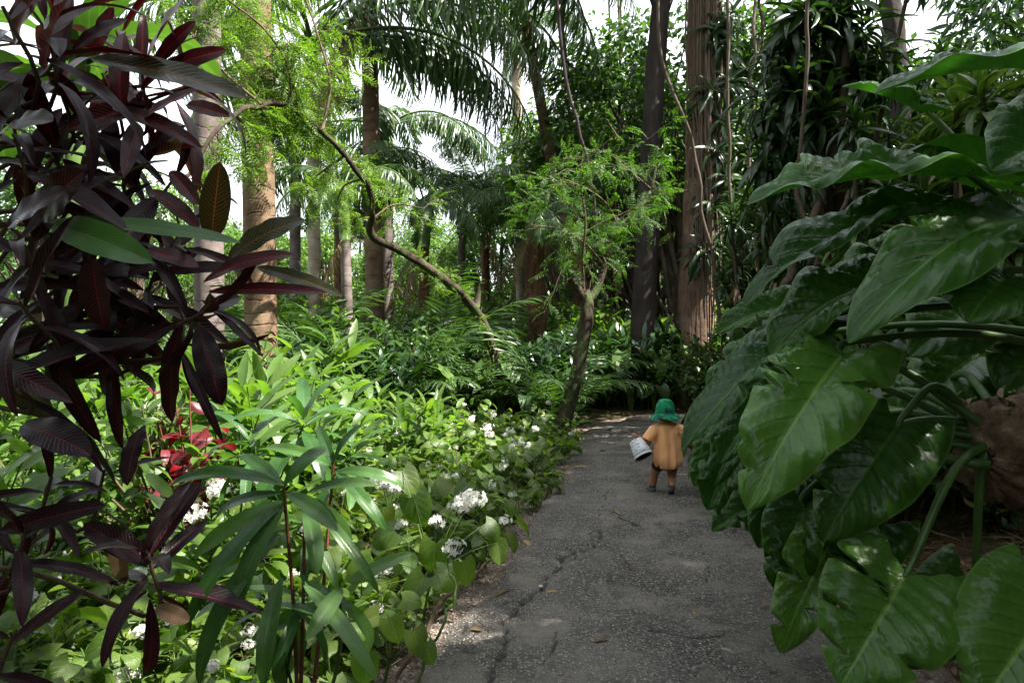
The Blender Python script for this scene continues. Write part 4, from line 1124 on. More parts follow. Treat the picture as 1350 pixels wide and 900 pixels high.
# --- beyond the end of the path
scatter(GLOSSY + LIGHT, region((745, 1000), (14.2, 20), 36, .8, rg), 'leafy shrub growing beyond the end of the path', 'shrubs beyond the end of the path', rg=rg)
scatter(GINGER_D[:1] + GINGER[1:2], region((760, 1000), (14, 18), 18, .9, rg), 'tall cane plant with long leaves beyond the end of the path', 'cane plants beyond the end of the path', 1.0, 1.5, rg=rg)
scatter(EARS, [(832, 13.7, 1.2), (815, 14.4, 1.5), (880, 14.4, 1.4), (862, 13.6, .9), (800, 14.2, 1.0), (905, 13.6, .8)], 'pale broad-leaved plant at the end of the path beside the near-black trunk', 'broad-leaved plants at the end of the path', rg=rg)
scatter(ARECA, region((760, 1200), (16, 24), 14, 1.5, rg), 'young palm in the wood beyond the end of the path', 'young palms beyond the path', 1.1, 1.8, rg=rg)
# --- right side behind the big leaves
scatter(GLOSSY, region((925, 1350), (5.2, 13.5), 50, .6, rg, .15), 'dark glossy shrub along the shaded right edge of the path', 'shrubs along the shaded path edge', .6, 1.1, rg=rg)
scatter(FERN, [q for q in region((930, 1300), (4.6, 11), 20, .55, rg, .12) if not (q[0] > 1020 and q[1] < 6.6)], 'low fern on the shaded side of the path', 'ferns on the shaded path side', .6, 1.0, rg=rg)
scatter(GINGER_D, region((960, 1400), (6, 14), 22, .8, rg, .3), 'dark cane plant among the dracaenas', 'cane plants among the dracaenas', .9, 1.4, rg=rg)
scatter(EARS[1:], [(930, 9.6, .8), (938, 8.4, .8), (950, 7.4, .8), (955, 6.5, .75), (985, 6.0, .8), (965, 8.8, .9)], 'heart-leaved plant low on the shaded path edge ahead of the child', 'heart-leaved plants on the shaded path edge', rg=rg)
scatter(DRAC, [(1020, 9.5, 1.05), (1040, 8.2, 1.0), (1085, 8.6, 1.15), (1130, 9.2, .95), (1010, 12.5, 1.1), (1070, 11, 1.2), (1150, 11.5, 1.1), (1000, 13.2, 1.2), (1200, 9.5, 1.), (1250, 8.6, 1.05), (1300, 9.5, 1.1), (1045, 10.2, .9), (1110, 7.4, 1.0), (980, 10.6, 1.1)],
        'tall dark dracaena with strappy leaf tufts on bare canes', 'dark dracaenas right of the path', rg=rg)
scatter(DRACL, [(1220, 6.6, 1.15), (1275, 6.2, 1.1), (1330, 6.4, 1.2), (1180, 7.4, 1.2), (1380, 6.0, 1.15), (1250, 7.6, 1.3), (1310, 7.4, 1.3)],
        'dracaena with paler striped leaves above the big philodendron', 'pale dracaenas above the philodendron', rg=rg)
scatter(LIGHT, region((1010, 1420), (12, 19), 26, 1.1, rg), 'green bush in the wood behind the dracaenas', 'bushes behind the dracaenas', 1., 1.6, rg=rg)
# --- left side
scatter(GINGER, region((285, 430), (5.6, 8.6), 11, .6, rg) + [(318, 5.0, 1.0), (352, 5.4, 1.05), (392, 5.8, 1.0), (425, 6.6, .9)], 'light green ginger with upright canes in the sunlit bed', 'sunlit ginger plants', .85, 1.2, rg=rg)
scatter(GINGER, region((400, 560), (7.6, 10.8), 12, .7, rg), 'leafy ginger at the back of the flower bed', 'ginger at the back of the flower bed', .6, .9, rg=rg)
scatter(GINGER + LIGHT[:1], region((-60, 285), (3.4, 9), 38, .55, rg), 'bright green leafy plant seen through the dark croton', 'bright plants behind the croton', .6, 1.0, rg=rg)
scatter(GLOSSY + ARECA[:1], region((-100, 440), (10.5, 17), 30, 1.0, rg), 'dark green shrub below the royal palm trunks', 'shrubs below the royal palms', .9, 1.3, rg=rg)
scatter(LIGHT, region((-100, 420), (17, 26), 18, 1.4, rg), 'light green bush beyond the royal palms', 'bushes beyond the royal palms', 1.0, 1.6, rg=rg)


# strap-leaved epiphyte tree with a curtain of hanging stems
def curtain_tree():
    rg = np.random.default_rng(61); b = on_ground(1090, 8.0)
    t_ = thing('pandanus_tree', 'tree wrapped in a curtain of pale hanging stems beneath strappy leaf tufts', 'tree', b)
    p = smooth_path([b - [0, 0, .2], b, P(1088, 330, 8), P(1098, 150, 8), P(1104, 30, 8), P(1100, -120, 8)], 40)
    T = MB(); T.add(*tube(p, np.linspace(.16, .10, 40), 14, bump=.3, seed=3))
    T.build('trunk', Mt['brown_bark'], t_)
    S = MB()
    for i in range(46):
        x0 = rg.uniform(1072, 1120); d = 8 - rg.uniform(.05, .3); y0 = rg.uniform(40, 120); y1 = rg.uniform(220, 420)
        q = smooth_path([P(x0 + rg.normal(6, 5), y0, d), P(x0, (y0 + y1) / 2, d), P(x0 - rg.uniform(0, 16), y1, d - rg.uniform(0, .1))], 12)
        S.add(*tube(q, np.linspace(.016, .007, 12) * rg.uniform(.6, 1.3), 5, cap=False))
    o = S.build('hanging_stem', Mt['root'], t_); o['kind'] = 'stuff'
    F = MB()
    for (px, py, d) in [(1075, 60, 7.6), (1110, 20, 7.5), (1050, 110, 7.5), (1085, 150, 7.4), (1030, 160, 7.6), (1130, 95, 7.5), (1065, 10, 7.4), (1020, 80, 7.7), (1140, 40, 7.6), (1100, -30, 7.5), (1045, 40, 7.5), (1000, 130, 7.8), (1010, 200, 7.8), (1160, 70, 7.7)]:
        c = P(px, py, d); rosette(40, .62, STRAP, rg, (-1.3, .8), .2, .25, 0, F, c, (rg.normal(0, .3), -.3, 1), 1.1)
    F.build('foliage', Mt['strap'], t_)
    for i, (x0, y0, x1, y1) in enumerate([(1118, 110, 1045, 330), (1130, 150, 1060, 400)]):
        pass
    return t_


curtain_tree()
rope('liana', 'thick pale stem slanting from the curtain tree down to the undergrowth behind the philodendron', 'vine', [P(1120, 60, 7.5), P(1105, 180, 7.5), P(1075, 280, 7.4), P(1045, 350, 7.4), P(1022, 420, 7.4), on_ground(1005, 7.5)], [.05, .05, .05, .045], Mt['vine'], 5, wob=.05)
rope('liana', 'thin brown vine looping between the dracaenas above the philodendron', 'vine', [P(1120, 250, 7), P(1090, 310, 7), P(1066, 300, 7), P(1050, 240, 7), P(1060, 120, 7), P(1065, -60, 7)], .02, Mt['vine'], 6, wob=.04)


# epiphytes on the broad trunk
def epiphyte():
    rg = np.random.default_rng(62); c = P(945, 150, 14.0)
    t_ = thing('epiphyte', 'strappy epiphyte tufts clinging to the broad brown trunk', 'epiphyte', c); F = MB(); S = MB()
    q = smooth_path([P(950, -80, 14.0), P(950, 100, 14.0), P(948, 240, 14.0), P(946, 330, 14.0)], 20); S.add(*tube(q, .04, 7, bump=.3))
    for (px, py) in [(955, 60), (960, 110), (955, 160), (944, 200), (958, 235), (940, 270), (962, 20), (950, 320), (936, 120), (930, 330), (942, 40)]:
        rosette(26, .75, STRAP, rg, (-1.2, .9), .2, .2, 0, F, P(px, py, 13.9), (rg.normal(0, .3), -.6, .6), 1.1)
    S.build('stem', Mt['vine'], t_); F.build('foliage', Mt['strap'], t_)


epiphyte()


# banana behind the croton
def banana(label, b, h, n, L, seed):
    rg = np.random.default_rng(seed); t_ = thing('banana_plant', label, 'banana plant', b)
    S = MB(); S.add(*tube(smooth_path([b - [0, 0, .2], b + [0, 0, h * .5], b + [.05, 0, h]], 12), np.linspace(.13, .07, 12), 12)); S.build('trunk', Mt['shaft'], t_)
    for i in range(n):
        a = i * 2.39996 + rg.uniform(-.3, .3); e = np.array([math.cos(a), math.sin(a), 0])
        T = leafT(W=.25, a=.25, b=.3, nu=18, nv=6, droop=rg.uniform(1.2, 1.9), fold=.25, wave=.04, wf=5, corr=.006, cn=20, rise=0, seed=seed + i)
        F = MB(); F.put(T, frames(b + [.05, 0, h - .1], e + [0, 0, rg.uniform(.7, 1.8)], -e * 1. + [0, 0, 1.], L * rg.uniform(.8, 1.1))); F.build('leaf', Mt['broad'], t_)


banana('banana plant with broad ribbed leaves rising behind the top of the croton', on_ground(95, 6.2), 4.1, 7, 1.5, 5)
banana('second banana plant further back at the edge of the frame behind the croton', on_ground(-60, 6.4), 3.6, 7, 1.7, 6)
# ================================================================== the flower bed
def star_T():
    mb = MB(); lf = leafT(W=.55, a=.6, b=.5, nu=2, nv=2, droop=.5, fold=.2)
    for k in range(5):
        a = k * 2 * PI / 5
        mb.put(lf, frames((0, 0, 0), (math.cos(a), math.sin(a), .35), (0, 0, 1), 1.))
    return mb.cat()


STAR = star_T()


def cluster(mb, c, r, n, rg, size=.016, squash=.8):
    d = rand_dirs(n, -.6, 1, rg); p = c + d * r * rg.uniform(.45, 1.2, (n, 1)) * [1.1, 1, squash]
    for q in p: mb.add(*tube(np.stack([c - np.array([0, 0, r * .8]), c * .5 + q * .5 - np.array([0, 0, r * .2]), q]), .0009, 3, cap=False))
    mb.put(STAR, frames(p, np.cross(d, rg.normal(0, 1, (n, 3))), d, size * rg.uniform(.8, 1.3, n)))


def heart_plant(h, nst, nl, L, seed, flowers=2, r=.35, fr=.05):
    rg = np.random.default_rng(seed); t_ = thing('flowering_plant', 'x', 'flowering plant'); S = MB(); F = MB(); W = MB()
    tops = []
    for c in range(nst):
        a = rg.uniform(0, 6.28); hh = h * rg.uniform(.55, 1.1); rr = r * rg.uniform(.1, 1); e = np.array([math.cos(a), math.sin(a), 0])
        p = smooth_path([e * .03 - [0, 0, .06], e * rr * .4 + [0, 0, hh * .5], e * rr + [0, 0, hh]], 9); S.add(*tube(p, np.linspace(.006, .003, 9), 5, cap=False)); tops.append(p[-1])
        t = rg.uniform(.2, 1, nl) ** .75; pos, tg = at(p, t)
        for k in range(nl):
            d = nrm(np.array([*rg.normal(0, 1, 2), .35])); pl = rg.uniform(.05, .15); q = pos[k] + d * pl
            S.add(*tube(np.stack([pos[k], pos[k] + d * pl * .5 + [0, 0, .01], q]), [.0022, .002, .0018], 4, cap=False))
            D = nrm(d * [1, 1, 0]) + [0, 0, rg.uniform(-.75, .1)]
            F.put(HEART[rg.integers(0, 4)], frames(q, D, np.array([.15, -.25, 1.]) + rg.normal(0, .3, 3), L * rg.uniform(.6, 1.2)))
    S.build('stem', Mt['gstem'], t_); F.build('foliage', Mt['heart'], t_)
    for k in range(flowers):
        c = tops[k % len(tops)] + rg.normal(0, .03, 3) + [0, 0, .07]
        W = MB(); cluster(W, c, fr * rg.uniform(.6, 1.2), int(rg.integers(15, 28)), rg); W.build('flower_cluster', Mt['petal'], t_)
    return t_


HP = park(heart_plant(.46, 7, 7, .13, 301, 2), heart_plant(.40, 6, 7, .12, 302, 1), heart_plant(.5, 7, 8, .14, 303, 0), heart_plant(.42, 7, 7, .11, 304, 3), heart_plant(.36, 6, 7, .12, 305, 0), heart_plant(.55, 8, 7, .13, 306, 2))
rg = np.random.default_rng(910)


def bed_region(n, dr, off, mind, tries=9000, keep=None):
    out = []
    for _ in range(tries):
        if len(out) >= n: break
        d = rg.uniform(*dr); x = np.interp(d, [0, 2.6, 3.1, 4.2, 5, 6.7, 8.6, 10], [-.9, -.62, -.50, -.18, .02, .42, .72, .98]) - rg.uniform(*off)
        if keep and not keep(x, d): continue
        if any((x - a) ** 2 + (d - b) ** 2 < mind ** 2 for a, b in out): continue
        out.append((x, d))
    return out


BED = bed_region(135, (3.3, 10.0), (.30, 3.6), .33) + bed_region(26, (2.5, 3.6), (.25, 1.9), .3)
for i, (x, y) in enumerate(BED):
    s = rg.uniform(.75, 1.15) * (1.0 if y > 4 else .85)
    copy_tree(HP[rg.integers(0, len(HP))], (x, y, float(ground_z(np.array([x]), np.array([y]))[0])), rg.uniform(0, 6.28), s,
              'heart-leaved plant with white flower clusters in the sunlit bed beside the path', 'white-flowered plants in the bed')
EDGE = bed_region(16, (3.4, 9.5), (.05, .3), .42)
for (x, y) in EDGE:
    copy_tree(HP[[2, 4][rg.integers(0, 2)]], (x, y, -.02), rg.uniform(0, 6.28), rg.uniform(.45, .7), 'small heart-leaved plant without flowers straggling at the path edge', 'straggling plants at the path edge')


def tuft(n, h, seed):
    rg = np.random.default_rng(seed); t_ = thing('grass_tuft', 'x', 'grass tuft'); F = MB()
    T = [leafT(W=.035, a=.2, b=.8, nu=5, nv=2, droop=d, fold=.4) for d in (.5, 1.1, 1.6)]
    for i in range(3):
        k = n // 3; D = rand_dirs(k, .35, 1, rg); F.put(T[i], frames(rg.normal(0, .03, (k, 3)) * [1, 1, 0], D, rand_dirs(k, .2, .8, rg), h * rg.uniform(.5, 1.1, k)))
    F.build('blades', Mt['grass'], t_); return t_


TUFT = park(tuft(60, .34, 1), tuft(45, .26, 2))
for i, (px, d) in enumerate([(702, 7.2), (690, 6.6), (716, 7.9), (672, 6.2), (650, 5.7), (728, 8.6), (610, 5.0), (735, 9.3), (700, 7.6), (640, 6.0), (540, 3.9), (480, 3.6)]):
    b = on_ground(px, d); copy_tree(TUFT[i % 2], (b[0] - .05, b[1], b[2]), rg.uniform(0, 6.28), rg.uniform(.8, 1.3), 'tuft of thin grass at the left edge of the path', 'grass tufts along the path edge')

# sparse low cover between the bed plants, and brown litter
GC = MB(); n = 9000
d = np.sqrt(rg.uniform(2.0 ** 2, 8.5 ** 2, n)); x = np.interp(d, [0, 2.6, 3.1, 4.2, 5, 6.7, 8.6, 10], [-.9, -.62, -.5, -.18, .02, .42, .72, .98]) - .15 - rg.uniform(0, 1, n) ** 1.2 * 4.5
k = fbm(x * 1.3, d * 1.3, 55, 3) > -.12; x = x[k]; d = d[k]; n = len(x)
z = ground_z(x, d) + rg.uniform(.01, .07, n)
GC.put(SMALL[1], frames(np.stack([x, d, z], 1), np.stack([*rg.normal(0, 1, (2, n)), rg.normal(.1, .3, n)], 1), np.array([[0, 0, 1.]]) + rg.normal(0, .35, (n, 3)), rg.uniform(.02, .055, n)))
tag(GC.build('ground_cover', Mt['heart'], origin=(0, 0, 0)), kind='stuff')
LT = MB(); n = 5200
px_ = rg.uniform(-5.5, 6.5, n); py_ = rg.uniform(1.6, 13, n); pd = path_dist(px_, py_)
k = (pd < .02) & ((pd > -2.6)); px_, py_ = px_[k], py_[k]; n = len(px_)
LT.put(leafT(W=.32, a=.5, b=.7, nu=4, nv=2, droop=.6, fold=.3), frames(np.stack([px_, py_, np.maximum(ground_z(px_, py_), -.03) + .012], 1), np.stack([*rg.normal(0, 1, (2, n)), rg.normal(.05, .15, n)], 1), np.array([[0, 0, 1.]]) + rg.normal(0, .3, (n, 3)), rg.uniform(.04, .14, n)))
n2 = 2600; a = rg.uniform(0, 6.28, n2); xx = rg.uniform(1.6, 4.2, n2); yy = rg.uniform(2.2, 6, n2); k = path_dist(xx, yy) < -.05; xx, yy, a = xx[k], yy[k], a[k]; n2 = len(xx)
LT.put(leafT(W=.035, a=.2, b=.3, nu=2, nv=2, droop=.2, fold=.3), frames(np.stack([xx, yy, ground_z(xx, yy) + .02], 1), np.stack([np.cos(a), np.sin(a), rg.normal(.05, .12, n2)], 1), np.array([[0, 0, 1.]]) + rg.normal(0, .3, (n2, 3)), rg.uniform(.12, .4, n2)))
tag(LT.build('leaf_litter', Mt['deadleaf'], origin=(0, 0, 0)), kind='stuff')

DS = MB(); n = 420
for i in range(n):
    d_ = rg.uniform(2.4, 7.5); x_ = np.interp(d_, [0, 2.6, 3.1, 4.2, 5, 6.7, 8.6], [-.9, -.62, -.5, -.18, .02, .42, .72]) - rg.uniform(-.02, 2.6)
    a_ = rg.uniform(0, 6.28); L_ = rg.uniform(.12, .55); e_ = np.array([math.cos(a_), math.sin(a_), 0])
    p_ = np.array([x_, d_, 0]); DS.add(*tube(smooth_path([p_, p_ + e_ * L_ * .4 + [0, 0, L_ * rg.uniform(.1, .8)], p_ + e_ * L_ * .9 + [0, 0, L_ * rg.uniform(.0, 1.)]], 7), np.linspace(.0035, .0015, 7), 4, cap=False))
tag(DS.build('dry_undergrowth', Mt['root'], origin=(0, 0, 0)), kind='stuff')

# pebbles and grit at the path edges
GR = MB(); n = 2600; yy = rg.uniform(2.4, 8.5, n); side = rg.uniform(0, 1, n)
xx = np.interp(yy, [0, 2.6, 3.1, 4.2, 5, 6.7, 8.6, 10], [-.9, -.55, -.42, -.1, .08, .47, .74, .98]) + rg.normal(0, .14, n)
def pebble_T():
    u = np.linspace(0, 2 * PI, 7); v = np.linspace(-PI / 2, PI / 2, 5); Uu, Vv = np.meshgrid(u, v, indexing='ij')
    W = np.stack([np.cos(Uu) * np.cos(Vv), np.sin(Uu) * np.cos(Vv) * .8, np.sin(Vv) * .6], -1).reshape(-1, 3); return W, gridq(6, 4), np.zeros((len(W), 2))
Mt['grit'] = leaf_mat('pale_grit', [(.10, .085, .075), (.28, .23, .19), (.40, .35, .30), (.07, .06, .06)], rough=.9, transl=0, bump=0, mott=.1)
GR.put(pebble_T(), frames(np.stack([xx, yy, np.full(n, .006)], 1), rand_dirs(n, -.3, .3, rg), np.array([[0, 0, 1.]]) + rg.normal(0, .3, (n, 3)), rg.uniform(.003, .011, n)))
tag(GR.build('gravel', Mt['grit'], origin=(0, 0, 0)), kind='stuff')

PB = MB(); n = 1100; yy = rg.uniform(2.6, 11, n); xx = np.interp(yy, [2.6, 3.1, 4.2, 5, 6.7, 8.6, 11], [.45, .58, .85, 1.03, 1.45, 1.78, 2.5]) + rg.normal(0, .8, n)
PB.put(leafT(W=.12, a=.4, b=.4, nu=3, nv=2, droop=.5, fold=.4), frames(np.stack([xx, yy, np.full(n, .036)], 1), np.stack([*rg.normal(0, 1, (2, n)), rg.normal(0, .12, n)], 1), np.array([[0, 0, 1.]]), rg.uniform(.012, .045, n) * (1 + 1.2 * (rg.uniform(0, 1, n) > .94))))
tag(PB.build('path_debris', Mt['deadleaf'], origin=(0, 0, 0)), kind='stuff')

# fallen leaves and bits on the asphalt
FL = [leafT(W=w, a=.5, b=.8, nu=6, nv=4, droop=dr, fold=f, wave=.05, seed=i) for i, (w, dr, f) in enumerate([(.3, .9, .5), (.16, .4, .6), (.42, 1.2, .3)])]
for i, (px, py, L, T, mt) in enumerate([(817, 684, .15, 1, 'yellowleaf'), (776, 608, .16, 1, 'yellowleaf'), (752, 618, .13, 1, 'yellowleaf'), (775, 620, .20, 1, 'yellowleaf'), (912, 817, .05, 2, 'yellowleaf'), (780, 858, .13, 1, 'deadleaf'),
                                        (737, 788, .11, 1, 'yellowleaf'), (712, 775, .05, 1, 'yellowleaf'), (705, 885, .14, 1, 'deadleaf'), (795, 655, .09, 0, 'deadleaf'), (652, 795, .16, 1, 'deadleaf'), (800, 597, .14, 2, 'deadleaf'),
                                        (870, 640, .1, 0, 'deadleaf'), (910, 632, .2, 1, 'yellowleaf'), (960, 705, .1, 0, 'deadleaf'), (800, 570, .16, 2, 'deadleaf'), (730, 655, .14, 1, 'yellowleaf'), (690, 720, .12, 0, 'yellowleaf'), (620, 840, .1, 0, 'deadleaf'), (1010, 800, .06, 2, 'deadleaf')]):
    g2 = G(px, py); a = rg.uniform(0, 6.28)
    mb = MB(); o3 = np.array([g2[0], g2[1], .042])
    mb.put(FL[T], frames(o3, (math.cos(a), math.sin(a) * .5, .05), (rg.normal(0, .2), rg.normal(0, .2), 1), L))
    o = mb.build('fallen_leaf', Mt[mt], origin=o3)
    tag(o, 'yellowed fallen leaf lying on the asphalt path' if mt == 'yellowleaf' else 'brown curled dead leaf lying on the asphalt path', 'fallen leaf', 'yellow leaves on the path' if mt == 'yellowleaf' else 'brown leaves on the path')


def rock(label, c, sx, sy, sz, mat, seed, name='stone'):
    u = np.linspace(0, 2 * PI, 33); v = np.linspace(-PI / 2, PI / 2, 17); Uu, Vv = np.meshgrid(u, v, indexing='ij')
    D = np.stack([np.cos(Uu) * np.cos(Vv), np.sin(Uu) * np.cos(Vv), np.sin(Vv)], -1)
    r = 1 + .35 * fbm(D[..., 0] * 1.3 + D[..., 2] * .7 + 7, D[..., 1] * 1.3 + D[..., 2], seed, 3)
    W = (D * r[..., None] * [sx, sy, sz]); W[-1] = W[0]
    mb = MB(); mb.add(W.reshape(-1, 3) + c, gridq(32, 16)); return tag(mb.build(name, mat, origin=c), label, 'stone')


Mt['stone'] = bark_mat('tan_stone', (.26, .20, .15), (.13, .10, .08), vert=False, scale=4., bdist=.02)
c = np.array([*G(852, 556), .03]); rock('flat tan stone edging the far end of the path', c, .32, .18, .09, Mt['stone'], 2)
c = np.array([*G(905, 562), .03]); rock('long low tan stone at the path end beyond the child\'s shoulder', c, .42, .16, .08, Mt['stone'], 3)
c = np.array([*G(1075, 790), .04]); rock('small dark stone tucked under the lobed philodendron leaf', c, .05, .04, .035, Mt['stone'], 4)
c = np.array([*G(713, 780), .035]); rock('tiny pale stone lying in the long crack of the asphalt', c, .014, .012, .01, Mt['petal'], 5)


# woody trailing stems at the bed edge
rope('trailing_stem', 'brown woody stem trailing from the bed over the gravel edge', 'stem', [P(520, 905, 2.7), P(560, 830, 2.9), P(605, 770, 3.5), P(640, 745, 4.1), P(680, 725, 4.9)], [.009, .009, .007, .003], Mt['twig'], 7, wob=.02)
rope('trailing_stem', 'pale forked stem curving up beside the gravel edge in the near bed', 'stem', [P(590, 740, 2.9), P(602, 775, 2.85), P(588, 815, 2.8), P(560, 870, 2.75), P(545, 930, 2.7)], [.004, .005, .006, .007], Mt['gstem'], 8, wob=.015)


# near bed specimens with big leaves, standing clear of the mass
def specimen(label, base, leaves, flowers, seed, stemr=.006):
    rg = np.random.default_rng(seed); t_ = thing('flowering_plant', label, 'flowering plant', base); S = MB(); F = MB()
    top = np.mean([P(*l[:3]) for l in leaves], axis=0)
    hub = base * .35 + top * .65
    S.add(*tube(smooth_path([base - [0, 0, .05], base * .6 + hub * .4 + rg.normal(0, .02, 3), hub], 10), np.linspace(stemr * 1.3, stemr, 10), 6, cap=False))
    for (px, py, dd, L, ax, ay) in leaves:
        q = P(px, py, dd); S.add(*tube(smooth_path([hub, (hub + q) / 2 + [0, 0, .03], q], 7), np.linspace(stemr * .6, .0022, 7), 5, cap=False))
        D = np.array([ax, -.25, ay]); F.put(HEART[rg.integers(0, 4)], frames(q, D, np.array([.1, -.75, .8]) + rg.normal(0, .15, 3), L))
    S.build('stem', Mt['gstem'], t_); F.build('foliage', Mt['heart'], t_)
    for (px, py, dd, r, n) in flowers:
        c = P(px, py, dd); W = MB(); cluster(W, c, r * 1.2, int(n * 1.3), rg, .021); s2 = MB(); s2.add(*tube(smooth_path([hub, (hub + c) / 2 + [0, 0, .02], c], 7), np.linspace(.003, .002, 7), 5, cap=False))
        o = W.build('flower_cluster', Mt['petal'], t_); s2.build('flower_stalk', Mt['gstem'], o)
    return t_


specimen('tall flowering plant with broad heart leaves and star flowers at the gravel edge', np.array([-.42, 3.35, 0]),
         [(575, 715, 3.2, .16, -.2, -1), (545, 655, 3.4, .17, .4, -.9), (520, 700, 3.3, .15, -.9, -.3), (560, 760, 3.1, .14, -.5, -.6), (575, 755, 3.0, .13, 1, -.35), (610, 740, 3.2, .12, .3, -1), (490, 740, 3.2, .15, -.8, -.5), (640, 690, 3.7, .13, .9, -.5), (655, 715, 3.7, .12, .2, -1), (530, 620, 3.7, .15, .5, -.6)],
         [(575, 688, 3.3, .035, 7), (600, 722, 3.1, .04, 9), (622, 658, 3.6, .055, 34), (605, 668, 3.55, .04, 16)], 41)
specimen('low plant with glossy round leaves at the bottom edge of the bed', np.array([-.55, 2.75, 0]),
         [(515, 815, 2.6, .10, .3, -.8), (500, 810, 2.65, .09, -.8, -.3), (545, 830, 2.6, .10, .3, -1), (480, 865, 2.5, .11, .2, -1), (530, 790, 2.7, .09, .8, .1), (560, 850, 2.6, .08, .4, -.7)], [], 42)
specimen('flowering plant holding a white cluster high among the middle leaves of the bed', np.array([-.75, 4.6, 0]),
         [(500, 625, 4.4, .15, -.7, -.5), (470, 650, 4.3, .16, -.4, -.9), (540, 640, 4.5, .14, .8, -.4), (505, 670, 4.2, .15, .2, -1)], [(504, 632, 4.4, .065, 34), (520, 645, 4.35, .03, 8)], 43)
specimen('flowering plant with two white clusters showing below the red-leaved shrub', np.array([-1.55, 4.0, 0]),
         [(285, 700, 3.8, .15, -.5, -.7), (330, 690, 3.8, .14, .7, -.5), (250, 720, 3.7, .15, -.7, -.7), (300, 740, 3.6, .14, .1, -1)], [(290, 645, 3.9, .06, 30), (255, 678, 3.8, .06, 30), (345, 630, 4.2, .05, 20)], 44)


# ================================================================== near-left plants
def ctr(px, py, d): return P(px, py, d)


CT = [leafT(W=w * .82, a=.75, b=.75, nu=14, nv=6, droop=dr, fold=f, wave=wv, wf=wf, seed=i) for i, (w, dr, f, wv, wf) in enumerate([(.20, .5, .35, .035, 3), (.23, .9, .2, .05, 2.5), (.17, 1.3, .3, .03, 4), (.25, .25, .45, .06, 2)])]


